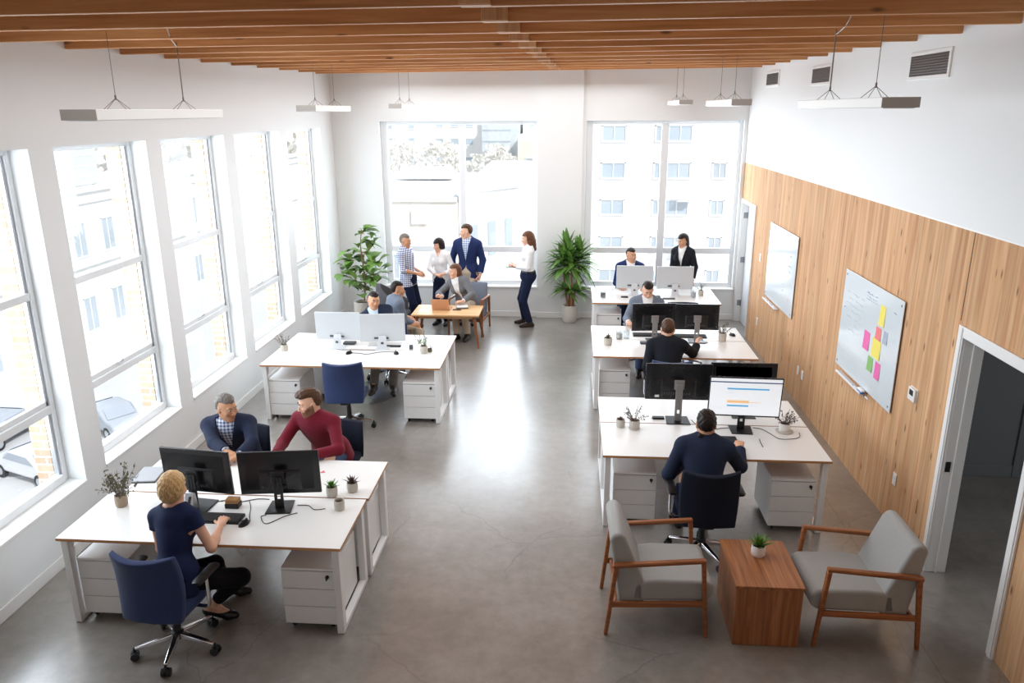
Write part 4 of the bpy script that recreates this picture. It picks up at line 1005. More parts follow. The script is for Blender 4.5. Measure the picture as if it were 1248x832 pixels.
r = empty('phone_dock', (-2.96, 5.27, Z), -.1, label='grey phone dock with a dark slot in front of the left dark monitor', cat='phone dock')
b = MB(); b.hexa([(-.042, -.02, 0), (.042, -.02, 0), (-.042, .07, 0), (.042, .07, 0), (-.042, .03, .15), (.042, .03, .15), (-.042, .042, .15), (.042, .042, .15)]); b.build('back_plate', 'aluminium', r, bevel=.006)
b = MB(); b.hexa([(-.008, -.006, .065), (.010, -.006, .065), (-.008, .012, .065), (.010, .012, .065), (.0, .014, .12), (.018, .014, .12), (.0, .03, .12), (.018, .03, .12)]); b.build('slot', 'black plastic', r)
b = MB(); b.box(-.06, .06, -.04, .08, 0, .008); b.build('foot_plate', 'aluminium', r, bevel=.003)
b = MB(); pts = [(.022*(16*math.sin(t)**3)/16, .022*(13*math.cos(t)-5*math.cos(2*t)-2*math.cos(3*t)-math.cos(4*t))/16) for t in [i*2*PI/28 for i in range(28)]]
b.prism(pts, T(), .003); o = b.build('paper_heart', 'heart pink', loc=(-2.119, 6.02, Z)); o.rotation_euler.z = 1.2; tag(o, 'tiny pink heart shaped card on the rear left desk near the red sleeve', 'card')
def cable(pts, label, m='cable dark', r_=.0032, z=Z+.003):
    b = MB(); b.tube(sqc([(p[0], p[1], p[2] if len(p) > 2 else z) for p in pts], 8), r_, 6); o = b.build('cable', m, smooth=True); tag(o, label, 'cable', 'cables on and under the desks')
cable([(-2.33, 5.25), (-2.36, 5.22), (-2.28, 5.12), (-2.18, 5.24), (-2.10, 5.30)], 'dark cable looping in front of the right dark monitor')
cable([(-2.14, 5.42), (-2.05, 5.42), (-1.98, 5.36), (-1.90, 5.38)], 'dark cable running right from the burgundy man\'s monitor to a plug')
cable([(-2.78, 5.44), (-2.72, 5.47), (-2.63, 5.44), (-2.5, 5.5), (-2.4, 5.5)], 'dark cable lying between the bases of the two dark monitors')
cable([(-2.95, 5.20), (-2.86, 5.30), (-2.80, 5.44), (-2.7, 5.46)], 'thin dark cable beside the grey phone dock')
cable([(-2.42, 5.15), (-2.46, 5.24), (-2.50, 5.36), (-2.55, 5.46)], 'thin mouse cable running up to the wooden desk box')
cable([(-2.55, 5.0, .70), (-2.5, 5.0, .62), (-2.42, 4.98, .55), (-2.35, 5.0, .60), (-2.32, 5.05, .70)], 'white cable sagging under the blonde woman\'s desk', 'cable white', .006)
cable([(-2.84, 9.45), (-2.7, 9.43), (-2.6, 9.40), (-2.45, 9.50), (-2.3, 9.52), (-2.22, 9.50)], 'dark cable across the desk with the empty blue chair')
cable([(-3.1, 9.60), (-2.95, 9.56), (-2.8, 9.58), (-2.6, 9.57), (-2.45, 9.60)], 'pale cable along the foot of the pale monitors', 'vent dark')
cable([(1.26, 7.42), (1.32, 7.25), (1.45, 7.20), (1.52, 7.22), (1.62, 7.24)], 'dark cable between the grey stand and the lit screen')
cable([(1.84, 7.26), (1.92, 7.22), (1.98, 7.10), (2.03, 7.0), (2.14, 7.0), (2.23, 7.05), (2.26, 7.16)], 'dark cable curling right from the lit screen to the saucer')
cable([(.98, 7.50), (.90, 7.44), (.86, 7.45)], 'short dark cable left of the grey monitor stand')
cable([(1.83, 6.80), (1.83, 6.9), (1.84, 6.98)], 'short dark pen lying lead on the lit screen desk', r_=.004)
for (x, y, w, d, h, m, n, lab, cat) in ((.93, 7.44, .12, .06, .02, 'black plastic', 'pen_tray', 'dark pen tray left of the grey monitor stand', 'tray'), (1.515, 6.95, .21, .13, .012, 'black plastic', 'tablet', 'dark tablet in front of the person at the lit screen', 'tablet'),
        (1.78, 10.20, .20, .07, .012, 'grey stand', 'tablet', 'grey tablet lying at the raised hand in the second right row', 'tablet'), (1.05, 10.12, .16, .12, .014, 'black plastic', 'notebook', 'dark notebook left of the head seen from behind in the second right row', 'notebook'),
        (1.45, 10.12, .10, .12, .008, 'paper white', 'notepad', 'white notepad right of the head seen from behind in the second right row', 'notepad'), (-2.95, 9.85, .16, .1, .03, 'vent dark', 'hub_box', 'grey hub box behind the left pale monitor', 'box'),
        (-2.07, 9.66, .05, .04, .06, 'vent dark', 'card_stand', 'small grey card stand right of the pale monitors', 'card stand'), (.93, 12.78, .12, .05, .02, 'black plastic', 'stapler', 'dark stapler in front of the left white monitor of the farthest row', 'stapler'),
        (1.50, 12.85, .06, .10, .02, 'black plastic', 'phone', 'dark phone between the two white monitors of the farthest row', 'phone'), (1.66, 12.72, .2, .1, .01, 'vent dark', 'notebook', 'grey notebook in front of the right white monitor of the farthest row', 'notebook'), (1.38, 12.70, .14, .08, .01, 'ink pale', 'notepad', 'pale blue notepad on the front desk of the farthest row', 'notepad'), (-2.33, 9.76, .2, .05, .02, 'black plastic', 'speaker_bar', 'dark bar behind the right pale monitor on the left', 'speaker')):
    o = MB().box(-w/2, w/2, -d/2, d/2, 0, h).build(n, m, loc=(x, y, Z), bevel=min(.006, h*.3)); tag(o, lab, cat)
# ------------------------------------------------------------------ lounge corner
def armchair(loc, rz, label, fab='grey fabric', group='wooden armchairs with grey cushions', sc=1):
    r = empty('armchair', (loc[0], loc[1], 0), rz, label=label, cat='armchair', group=group)
    r.scale = (sc, sc, sc)
    for s in (-1, 1):
        y = s*.292
        b = MB(); b.bar((-.37, y, 0), (-.31, y, .585), .03, .03, .034, .05); b.build('rear_leg', 'chair wood', r, bevel=.008)
        b = MB(); b.bar((.37, y, 0), (.318, y, .63), .028, .03, .034, .045); b.build('front_leg', 'chair wood', r, bevel=.008)
        b = MB(); b.bar((-.335, y, .588), (.335, y, .645), .05, .032, .044, .03); b.build('armrest', 'chair wood', r, bevel=.01)
        b = MB(); b.bar((-.34, y, .262), (.345, y, .285), .026, .045); b.build('side_rail', 'chair wood', r, bevel=.006)
    for cx, cz in ((.31, .275), (-.30, .262)): b = MB(); b.bar((cx, -.278, cz), (cx, .278, cz), .024, .04); b.build('cross_rail', 'chair wood', r, bevel=.006)
    b = MB(); Y = .268
    prof = [(-.20, .275), (.36, .29), (.415, .33), (.41, .42), (.375, .455), (.0, .455), (-.17, .43)]
    b.prism([(p[0], p[1]) for p in prof], Matrix(((1, 0, 0, 0), (0, 0, -1, Y), (0, 1, 0, 0), (0, 0, 0, 1))), 2*Y); b.build('seat_cushion', fab, r, bevel=.028, seg=4)
    b = MB(); prof = [(-.275, .25), (-.09, .255), (-.10, .44), (-.245, .80), (-.285, .835), (-.34, .82), (-.36, .78)]
    b.prism([(p[0], p[1]) for p in prof], Matrix(((1, 0, 0, 0), (0, 0, -1, Y), (0, 1, 0, 0), (0, 0, 0, 1))), 2*Y); b.build('back_cushion', fab, r, bevel=.03, seg=4)
    return r
armchair((.68, 5.27), .02, 'grey armchair left of the wooden cube table, facing right')
armchair((2.185, 5.235), PI+.02, 'grey armchair right of the wooden cube table, facing left')
armchair((-1.75, 13.17), -PI/2-.08, 'blue grey armchair the woman in the grey cardigan sits in', 'bluegrey fabric')
r = empty('cube_table', (1.47, 5.225, 0), label='wooden cube side table between the two grey armchairs', cat='side table')
b = MB(); b.box(-.245, .245, -.32, .32, .475, .5); b.build('tabletop', 'cube wood', r, bevel=.003)
b = MB(); b.box(-.236, .236, -.31, -.288, .003, .473); b.build('front_panel', 'cube wood front', r, bevel=.002)
b = MB(); b.box(-.236, .236, .288, .31, .003, .473); b.build('rear_panel', 'cube wood front', r, bevel=.002)
for s in (-1, 1): b = MB(); b.box(min(s*.236, s*.214), max(s*.236, s*.214), -.288, .288, .003, .473); b.build('side_panel', 'cube wood front', r, bevel=.002)
pot_plant('succulent', (1.475, 5.33, .5), 'bright green succulent in a round white pot on the wooden cube table', .055, .085, 'pot white', ('rosette', 'leaf green', 30, .12, 13), group='small pots')
# ------------------------------------------------------------------ meeting corner
r = empty('low_table', (-2.02, 12.47, 0), .0, label='low pale wooden table with splayed legs at the meeting corner', cat='table')
b = MB(); b.box(-.56, .56, -.345, .345, .53, .56); b.build('tabletop', 'table wood', r, bevel=.006)
for sx in (-1, 1):
    for sy in (-1, 1): b = MB(); b.tube([(sx*.47, sy*.27, .53), (sx*.55, sy*.345, 0)], [.03, .017], 14); b.build('leg', 'chair wood', r, smooth=True)
b = MB(); b.box(-.46, .46, -.28, -.25, .48, .53); b.box(-.46, .46, .25, .28, .48, .53); b.build('apron', 'table wood', r, bevel=.003)
r = empty('open_laptop', (-2.13, 12.55, .56), PI-.04, label='open rose gold laptop on the low wooden table', cat='laptop')
b = MB(); b.box(-.15, .15, -.10, .10, 0, .014); b.box(-.13, .13, -.06, .06, .014, .0155); b.build('keyboard_base', 'rose laptop', r, bevel=.003)
b = MB(); b.box(-.15, .15, 0, .008, 0, .20, 0, T(0, .10, .014, -.35)); b.build('screen_lid', 'rose laptop', r, bevel=.003)
r = empty('notebook', (-1.80, 12.62, .56), .2, label='white notebook stack lying right of the rose gold laptop', cat='notebook')
b = MB(); b.box(-.10, .10, -.08, .08, 0, .018); b.build('cover', 'vent dark', r, bevel=.002); b = MB(); b.box(-.095, .095, -.075, .075, .018, .035); b.build('pages', 'paper white', r, bevel=.004)
o = MB().box(-.07, .07, -.035, .035, 0, .009).build('phone', 'hair brown', loc=(-1.87, 12.48, .56), bevel=.003); tag(o, 'dark phone lying in front of the white notebook on the low table', 'phone')
o = MB().box(-.07, .07, -.10, .10, 0, .003).build('paper_sheet', 'paper white', loc=(-2.42, 12.40, .56)); tag(o, 'white paper sheet on the left corner of the low table', 'paper')
# charcoal tub chair seen side on behind the man in grey
r = empty('tub_chair', (-2.97, 12.74, 0), 0, label='charcoal tub chair at the far left end of the low table', cat='armchair')
P = []; Q = []
for i in range(6):
    v = i/5; row = []; r2 = []
    for j in range(17):
        a = PI*(.5+j/16); zt = .94-.34*abs(j/8-1)**1.6; z = .22+(zt-.22)*v
        row.append((.31*math.cos(a)*(1.0+.05*v)+.08*(abs(j/8-1)**2)*2, .31*math.sin(a)*(1+.05*v), z)); r2.append((.24*math.cos(a)+.08*(abs(j/8-1)**2)*2, .24*math.sin(a), z))
    P.append(row); Q.append(r2)
b = MB(); b.grid(P); b.grid(Q, flip=True)
for A, B in ((P[-1], Q[-1]), (P[0], Q[0]), ([p[0] for p in P], [p[0] for p in Q]), ([p[-1] for p in P], [p[-1] for p in Q])):
    for k in range(len(A)-1): b.quad(A[k], A[k+1], B[k+1], B[k])
o = b.build('shell', 'charcoal fabric', r); merge(o); md = o.modifiers.new('bevel', 'BEVEL'); md.width = .02; md.segments = 3; md.limit_method = 'ANGLE'
for p in o.data.polygons: p.use_smooth = True
b = MB(); b.prism([(.27*math.cos(a), .24*math.sin(a)) for a in [PI*(.5+k/12) for k in range(13)]]+[(.2, -.24), (.22, -.2), (.22, .2), (.2, .24)], T(0, 0, .30), .14); b.build('seat_cushion', 'charcoal fabric', r, bevel=.03, seg=3)
for sx in (-.2, .18):
    for sy in (-.2, .2): b = MB(); b.tube([(sx, sy, .28), (sx*1.15, sy*1.1, 0)], [.02, .012], 10); b.build('leg', 'chair wood', r)
# ------------------------------------------------------------------ tall plants
def tall_pot(r, R, h, m='pot concrete'):
    b = MB(); b.lathe([(0, 0), (R*.86, 0), (R*.96, .02), (R, h*.4), (R, h*.8), (R*.97, h), (R*.88, h), (R*.86, h*.9), (0, h*.9)], 32); b.build('pot', m, r, smooth=True)
    b = MB(); b.lathe([(0, 0), (R*.85, 0), (0, .02)], 20, (0, 0, h*.91)); b.build('soil', 'soil', r)
def leaf(b, p, d, L, W, up, droop=.25, fid=True):
    d = d.normalized(); side = d.cross(up).normalized(); nrm = side.cross(d).normalized()
    P = []; n = 7
    for i in range(n):
        t = i/(n-1)
        w = W*(math.sin(PI*(t**(1.5 if fid else .7)*.93+.03)))*.5+.002
        c = p+d*(L*t)-Vector((0, 0, 1))*droop*L*t*t
        P.append([c-side*w+nrm*w*.35, c, c+side*w+nrm*w*.35])
    b.grid(P)
r = empty('fiddle_leaf_fig', (-3.66, 13.25, 0), label='tall fig with large rounded leaves in the left corner by the window', cat='potted plant', group='tall potted plants')
tall_pot(r, .18, .50)
b = MB(); b.tube(sqc([(0, 0, .44), (.04, .0, .8), (.02, .02, 1.15), (-.0, 0, 1.5), (.03, .02, 1.78)], 5), [.016]*5+[.013]*10+[.009]*6, 10)
for q, e in (((.03, 0, .7), (-.2, .0, 1.02)), ((.02, .02, 1.0), (.25, -.05, 1.25)), ((.03, .0, .85), (.24, .05, 1.0)), ((.02, .02, 1.3), (.2, .0, 1.58))): b.tube(sqc([q, Vector(q).lerp(Vector(e), .5)+Vector((0, 0, -.03)), e], 4), .008, 7)
b.build('trunk', 'bark', r, smooth=True)
rr = np.random.RandomState(5); b = MB()
def clump(c, n, sp, L0):
    for i in range(n):
        a = rr.rand()*2*PI; el = -.35+1.3*rr.rand()
        d = Vector((math.cos(a)*math.cos(el), math.sin(a)*math.cos(el), math.sin(el)))
        p = Vector(c)+Vector((rr.randn(), rr.randn(), rr.randn()))*sp
        L = L0*(.75+.5*rr.rand()); leaf(b, p, d, L, L*.62, Vector((0, 0, 1)) if abs(d.z) < .9 else Vector((0, 1, 0)), .2+.25*rr.rand())
for c, n, sp in (((.03, 0, 1.74), 8, .03), ((.20, 0, 1.58), 6, .05), ((.0, 0, 1.5), 5, .05), ((-.2, 0, 1.3), 8, .05), ((-.26, 0, 1.05), 11, .06), ((.25, -.02, 1.22), 8, .05), ((.08, 0, 1.25), 9, .07), ((.22, .03, 1.0), 8, .06), ((-.05, -.04, .95), 14, .09), ((-.05, 0, .72), 12, .08), ((.12, -.04, .82), 8, .06), ((.36, 0, 1.08), 5, .04), ((-.34, 0, 1.02), 5, .04)): clump(c, n, sp, .255)
b.build('foliage', 'leaf fig', r, smooth=True)
r = empty('dracaena', (.02, 13.93, 0), label='tall strap leaved dracaena in a grey pot between the back windows', cat='potted plant', group='tall potted plants')
tall_pot(r, .142, .315)
canes = [((-.04, 0, .28), (-.13, -.02, .95), 1.16), ((.03, -.03, .28), (.02, -.05, 1.0), 1.22), ((.05, .03, .28), (.16, .0, 1.05), 1.30), ((0, .04, .28), (-.06, .0, 1.16), 1.36), ((-.02, .02, .28), (-.09, .0, .60), .55), ((.02, 0, .28), (.10, -.04, .60), .52)]
for p, q, _ in canes: b = MB(); b.tube([p, Vector(p).lerp(Vector(q), .5), q], [.02, .017, .015], 9); b.build('cane', 'bark', r, smooth=True)
b = MB(); rr = np.random.RandomState(8)
for p, q, top in canes:
    q = Vector(q); n = 34 if top > .7 else 16
    for i in range(n):
        t = i/n; a = i*2.4+rr.rand()*.5; el = -.35+1.6*t
        if top < .7: el = -.3+.9*t
        base = q+Vector((0, 0, (top-q.z)*t if top > q.z else 0))
        d = Vector((math.cos(a)*math.cos(el), math.sin(a)*math.cos(el)*.8, math.sin(el)))
        d.y *= .5 if d.y < 0 else .12
        L = (.32+.14*rr.rand()) if top > .7 else (.24+.1*rr.rand()); leaf(b, base, d, L, .095, Vector((0, 0, 1)) if abs(d.z) < .9 else Vector((0, 1, 0)), .12+.3*(1-t), False)
b.build('foliage', 'leaf dark', r, smooth=True)
# ------------------------------------------------------------------ people: smooth implicit bodies, meshed by surface nets
V3 = lambda *a: np.array(a, float)
def nrm(v): v = np.asarray(v, float); return v/(np.linalg.norm(v)+1e-9)
def smin(a, b, k):
    if k <= 0: return np.minimum(a, b)
    h = np.clip(.5+.5*(b-a)/k, 0, 1)
    return b*(1-h)+a*h-k*h*(1-h)
def cone(a, b, ra, rb, k=.02, fl=None): return ('c', np.asarray(a, float), np.asarray(b, float), ra, rb, k)
def ell(c, R, r, k=.02): return ('e', np.asarray(c, float), np.asarray(R, float), np.asarray(r, float), None, k)
def grow(pr, d): return [(p[0], p[1], p[2], p[3]+d, p[4]+d if p[4] is not None else None, p[5]) for p in pr]
def sd_one(p, P):
    if p[0] == 'c':
        ba = p[2]-p[1]; pa = P-p[1]; t = np.clip(pa @ ba/(ba @ ba+1e-12), 0, 1)
        return np.linalg.norm(pa-t[:, None]*ba, axis=1)-(p[3]+(p[4]-p[3])*t)
    q = (P-p[1]) @ p[2].T; k0 = np.linalg.norm(q/p[3], axis=1); k1 = np.linalg.norm(q/p[3]**2, axis=1)
    return np.where(k1 > 1e-6, k0*(k0-1)/np.maximum(k1, 1e-6), -p[3].min())
def bound(p):
    if p[0] == 'c': return (p[1]+p[2])/2, np.linalg.norm(p[1]-p[2])/2+max(p[3], p[4])
    return p[1], p[3].max()
def sdf(prims):
    bs = [bound(p) for p in prims]
    def f(P):
        d = np.full(len(P), 9.)
        for p, (c, r) in zip(prims, bs):
            dist = np.linalg.norm(P-c, axis=1)-r
            m = dist < .12
            if m.all(): d = smin(d, sd_one(p, P), p[5])
            elif m.any():
                d[m] = smin(d[m], sd_one(p, P[m]), p[5]); mm = ~m; d[mm] = np.minimum(d[mm], dist[mm])
            else: d = np.minimum(d, dist)
        return d
    lo = np.min([c-r for c, r in bs], 0); hi = np.max([c+r for c, r in bs], 0)
    return f, lo, hi
def surf(f, lo, hi, h):
    B = 8; lo = lo-2*h; n = np.ceil((hi+2*h-lo)/(h*B)).astype(int); N = n*B
    g = np.stack(np.meshgrid(*[np.arange(k) for k in n], indexing='ij'), -1).reshape(-1, 3)
    dc = f(lo+(g*B+B/2-.5)*h)
    keep = np.abs(dc) < B*h*1.05
    D = np.full(N, 1., np.float32)
    Dv = D.reshape(n[0], B, n[1], B, n[2], B)
    for b_ in g[(~keep) & (dc < 0)]: Dv[b_[0], :, b_[1], :, b_[2], :] = -1
    loc = np.stack(np.meshgrid(*[np.arange(B)]*3, indexing='ij'), -1).reshape(-1, 3)
    gk = g[keep]
    for i in range(0, len(gk), 400):
        q = gk[i:i+400]; pts = lo+((q*B)[:, None, :]+loc[None])*h
        v = f(pts.reshape(-1, 3)).reshape(len(q), B, B, B)
        for b_, vv in zip(q, v): Dv[b_[0], :, b_[1], :, b_[2], :] = vv
    s = D < 0
    cnt = np.zeros(N-1, np.int8)
    sl = lambda o, k: slice(o, o+k)
    for dx in (0, 1):
        for dy in (0, 1):
            for dz in (0, 1): cnt += s[dx:N[0]-1+dx, dy:N[1]-1+dy, dz:N[2]-1+dz]
    act = np.argwhere((cnt > 0) & (cnt < 8))
    if not len(act): return np.zeros((0, 3)), np.zeros((0, 4), int)
    idx = np.full(N-1, -1, np.int32); idx[tuple(act.T)] = np.arange(len(act))
    acc = np.zeros((len(act), 3)); c = np.zeros(len(act))
    corners = [np.array(k) for k in np.ndindex(2, 2, 2)]
    for a in corners:
        for ax in range(3):
            if a[ax]: continue
            b_ = a.copy(); b_[ax] = 1
            da = D[tuple((act+a).T)]; db = D[tuple((act+b_).T)]; m = (da < 0) != (db < 0)
            t = np.where(m, da/np.where(m, da-db, 1), 0)
            pos = a+np.outer(t, b_-a); acc += np.where(m[:, None], pos, 0); c += m
    verts = lo+(act+acc/c[:, None])*h
    F = []
    for ax in range(3):
        u, w = [(1, 2), (2, 0), (0, 1)][ax]
        e = [slice(1, N[k]-1) for k in range(3)]; e2 = list(e); e2[ax] = slice(2, N[ax])
        s0, s1 = s[tuple(e)], s[tuple(e2)]
        ed = np.argwhere(s0 != s1)+1; sg = s[tuple(ed.T)]
        du = np.zeros(3, int); du[u] = 1; dw = np.zeros(3, int); dw[w] = 1
        q = np.stack([idx[tuple(np.minimum((ed-o), N-2).T)] for o in (du+dw, dw, np.zeros(3, int), du)], 1)
        q[~sg] = q[~sg][:, ::-1]; F.append(q)
    F = np.concatenate(F); F = F[(F >= 0).all(1)]
    return verts, F
def emit(name, f, lo, hi, h, mats, parent, origin, tintf=None, sm=1):
    v, F = surf(f, lo, hi, h)
    if not len(v): return None
    me = bpy.data.meshes.new(name)
    me.vertices.add(len(v)); me.vertices.foreach_set('co', (v-origin).astype(np.float32).ravel())
    me.loops.add(len(F)*4); me.loops.foreach_set('vertex_index', F.astype(np.int32).ravel())
    me.polygons.add(len(F)); me.polygons.foreach_set('loop_start', np.arange(len(F), dtype=np.int32)*4)
    me.update(calc_edges=True); me.validate()
    me.polygons.foreach_set('use_smooth', [True]*len(me.polygons))
    me.materials.append(MATS[mats])
    if tintf is not None:
        at = me.color_attributes.new('tint', 'FLOAT_COLOR', 'POINT'); at.data.foreach_set('color', tintf(v).astype(np.float32).ravel())
    o = bpy.data.objects.new(name, me); col.objects.link(o)
    if parent is not None: o.parent = parent
    else: o.location = origin
    return o
def axes(yaw, pitch=0, roll=0):
    """rows: right, forward, up for a heading (deg clockwise from +y), pitch up, roll to the right"""
    a, p, r = map(math.radians, (yaw, pitch, roll))
    f = V3(math.sin(a)*math.cos(p), math.cos(a)*math.cos(p), math.sin(p)); rt = V3(math.cos(a), -math.sin(a), 0); up = np.cross(rt, f)
    rt2 = math.cos(r)*rt-math.sin(r)*up; up2 = math.cos(r)*up+math.sin(r)*rt
    return np.stack([rt2, f, up2])
def ik(a, t, l1, l2, pole):
    d = t-a; L = np.linalg.norm(d)
    if L > .985*(l1+l2): t = a+d/L*.985*(l1+l2); L = .985*(l1+l2)
    d = nrm(t-a); x = (l1*l1-l2*l2+L*L)/(2*L); y = math.sqrt(max(l1*l1-x*x, 1e-6))
    p = pole-a; p = nrm(p-d*(p @ d))
    return a+d*x+p*y, t
def hand(W, d, n, right, s, curl=.5, spread=.12):
    d = nrm(d); n = nrm(n-d*(n @ d)); sd_ = np.cross(n, d) if right else np.cross(d, n)   # towards the thumb
    out = []
    kn = []
    for i, (o, l) in enumerate(((.030, .072), (.010, .080), (-.011, .074), (-.031, .058))):
        k = W+d*(.088-.006*abs(i-1))*s+sd_*o*s; kn.append(k)
        out.append(cone(W+sd_*o*.55*s+d*.012*s, k, .016*s, .0125*s, .016))
        a = 0; p = k
        for j, fr in enumerate((.45, .31, .24)):
            a += curl*(.75, 1.0, .7)[j]*(1+.08*i)
            dd = nrm(d*math.cos(a)-n*math.sin(a)+sd_*spread*(1-i)*.45*(1-.3*j)); q = p+dd*l*fr*s
            out.append(cone(p, q, (.0095-.0012*j)*s, (.0085-.0012*j)*s, .004)); p = q
    p = W+d*.022*s+sd_*.022*s; dd = nrm(d*.62+sd_*.72-n*.30)
    for j, (l, r_) in enumerate(((.045, .0135), (.034, .0105), (.027, .009))):
        q = p+dd*l*s; out.append(cone(p, q, r_*s, (r_-.0015)*s, .01 if j == 0 else .004)); p = q; dd = nrm(dd+d*.30-sd_*.18-n*.12)
    return out
def person(label, pelvis, head, face, hyaw, hands=(None, None), feet=(None, None), knees=(None, None), elbows=(None, None), hpitch=-8, hroll=0,
           H=1.75, female=False, skin='skin fair', hair=('short', 'hair brown'), top=('shirt', 'shirt white'), under=None, legs='trouser navy', shoe='shoe black',
           sleeve=.95, res=.007, bulk=1.0, fdir=(None, None), curl=(.5, .5), hn=(None, None), hd=(None, None), tucked=True, beard=None, heels=False, hem=None, brow='hair dark', detail=True):
    s = H/1.75; P = V3(*pelvis); Hc = V3(*head)
    HA = axes(hyaw, hpitch, hroll); FA = axes(face)
    N = Hc-V3(0, 0, .135*s)-HA[1]*.018
    up = nrm(N-P); sp = np.linalg.norm(N-P)/.5; tf = nrm(FA[1]-up*(FA[1] @ up)); tr = np.cross(tf, up)
    TR = np.stack([tr, tf, up]); q = s*bulk
    def t(x, y, z): return P+tr*x*q+tf*y*q+up*z*sp
    sw = .160 if female else .190
    E_ = lambda c, r, k=.04: ell(t(*c), TR, (r[0]*q, r[1]*q, r[2]*sp), k)
    torso = [E_((0, 0, .03), (.165 if not female else .168, .115, .13)), E_((0, .006, .19), (.140 if not female else .120, .104 if not female else .092, .17), .06), E_((0, .004, .36), (.172 if not female else .142, .118 if not female else .10, .17), .06)]
    for sx in (-1, 1):
        torso += [cone(t(0, -.005, .425), t(sx*(sw-.02), -.008, .432), (.084 if not female else .076)*q, (.064 if not female else .055)*q, .05), cone(t(0, -.012, .52), t(sx*(sw-.06), -.01, .462), .045*q, .036*q, .05)]
        if female: torso.append(ell(t(sx*.07, .085, .335), TR, V3(.058, .05, .06)*q, .04))
    neck = [cone(N-up*.05*s, Hc-HA[2]*.05*s-HA[1]*.018*s, (.062 if not female else .052)*s, (.056 if not female else .047)*s, .03)]
    # arms
    sleeves = []; armb = []; handp = []
    for i, sx in enumerate((-1, 1)):
        S_ = t(sx*sw, -.008, .43)
        tgt = hands[i]
        if tgt is None: tgt = S_-V3(0, 0, .50*s)+tr*sx*.07+tf*.08
        pole = V3(*elbows[i]) if elbows[i] is not None else S_-V3(0, 0, .5)-tf*.25+tr*sx*.22
        Eb, W = ik(S_, V3(*tgt), .285*s, .255*s, pole)
        armb += [cone(S_, Eb, .047*q, .039*q, .03), cone(Eb, Eb+(W-Eb)*.35, .039*q, .040*q, .02), cone(Eb+(W-Eb)*.35, W, .040*q, .026*s, .02)]
        A2 = [('u', S_, Eb), ('f', Eb, W)]
        sleeves.append((S_, Eb, W))
        d = nrm(W-Eb) if hd[i] is None else nrm(V3(*hd[i]))
        n_ = V3(*hn[i]) if hn[i] is not None else V3(0, 0, 1)+tf*.1
        if abs(nrm(n_) @ d) > .9: n_ = tr*sx
        handp += hand(W, d, n_, sx > 0, s*(.97 if female else 1.03), curl[i])
    # legs
    legp = []; footp = []; shoes = []; legj = []
    for i, sx in enumerate((-1, 1)):
        hip = t(sx*.088, 0, -.01)
        A = V3(*feet[i]) if feet[i] is not None else V3(hip[0], hip[1], .085*s)+FA[1]*.02
        pole = V3(*knees[i]) if knees[i] is not None else hip+FA[1]*.8+V3(0, 0, .2)
        K, A = ik(hip, A, .44*s, .42*s, pole)
        fd = nrm(V3(*fdir[i], 0)) if fdir[i] is not None else nrm(FA[1]+tr*sx*.18)
        legp += [cone(hip, K, .083*q, .056*q, .04), cone(K, K+(A-K)*.35, .054*q, .053*q, .02), cone(K+(A-K)*.35, A, .053*q, .036*s, .02)]
        legj.append((hip, K, A))
        z0 = max(.004, A[2]-.085*s) if not heels else max(.004, A[2]-.13*s)
        heel = V3(A[0], A[1], 0)-fd*.045*s; ball = V3(A[0], A[1], 0)+fd*.115*s; toe = V3(A[0], A[1], 0)+fd*.175*s
        hz = .03*s+(.045 if heels else 0)
        heel[2] = z0+hz; ball[2] = z0+.026*s; toe[2] = z0+.022*s
        fp = [cone(A, heel, .036*s, .030*s, .02), cone(A, ball, .036*s, .028*s, .03), cone(heel, ball, .028*s, .033*s, .02), cone(ball, toe, .034*s, .022*s, .02)]
        footp += fp; shoes.append((fp, z0, heel, fd, A))
    # head
    def hp(x, y, z): return Hc+(HA[0]*x+HA[1]*y+HA[2]*z)*s
    he = lambda c, r, k=.02: ell(hp(*c), HA, V3(*r)*s, k)
    fw = .92 if female else 1
    headp = [he((0, -.012, .03), (.077, .097, .094)), he((0, .022, -.028), (.063*fw, .074, .094), .03), cone(hp(0, .05, -.085), hp(0, .072, -.099), .026*s*fw, .019*s*fw, .03)]
    for sx in (-1, 1):
        headp += [cone(hp(sx*.052*fw, .0, -.055), hp(sx*.022, .062, -.094), .02*s, .016*s, .025), he((sx*.078, -.008, -.006), (.010, .021, .032), .006), he((sx*.042, .062, -.022), (.024, .022, .024), .025)]
    if detail: headp += [cone(hp(0, .088, .012), hp(0, .113, -.026), .008*s, .0125*s, .008), cone(hp(-.013, .1, -.032), hp(.013, .1, -.032), .008*s, .008*s, .006), cone(hp(-.038, .079, .031), hp(.038, .079, .031), .012*s, .012*s, .015), he((0, .093, -.055), (.023, .009, .006), .005), he((0, .091, -.066), (.019, .009, .006), .004)]
    base = [p for p in torso+legp]
    body = grow(torso, -.006)+neck+grow(armb, -.003)+handp+grow(legp, -.004)+footp+headp
    bf, lo, hi = sdf(body)
    eyes = [hp(sx*.031, .105, .010) for sx in (-1, 1)]
    def bodyf(Q):
        d = bf(Q)
        for e in eyes:
            g = .017*s-np.linalg.norm(Q-e, axis=1); m = g > -.03
            if m.any(): d[m] = -smin(-d[m], -g[m], .008)
        return d
    lips = hp(0, .1, -.060)
    def tint(v):
        c = np.ones((len(v), 4)); L = (v-lips) @ HA.T/s
        m = np.exp(-((L[:, 0]/.022)**4+(L[:, 2]/.010)**4+(L[:, 1]/.03)**4)); c[:, 1] -= .30*m; c[:, 2] -= .28*m; c[:, 0] -= .08*m
        for sx in (-1, 1):
            k = (v-hp(sx*.042, .08, -.025)); m = np.exp(-(np.linalg.norm(k, axis=1)/.028)**2); c[:, 1] -= .07*m; c[:, 2] -= .08*m
        return c
    org = V3(P[0], P[1], 0)
    root = emit('person', bodyf, lo, hi, min(res, .007), skin, None, org, tint)
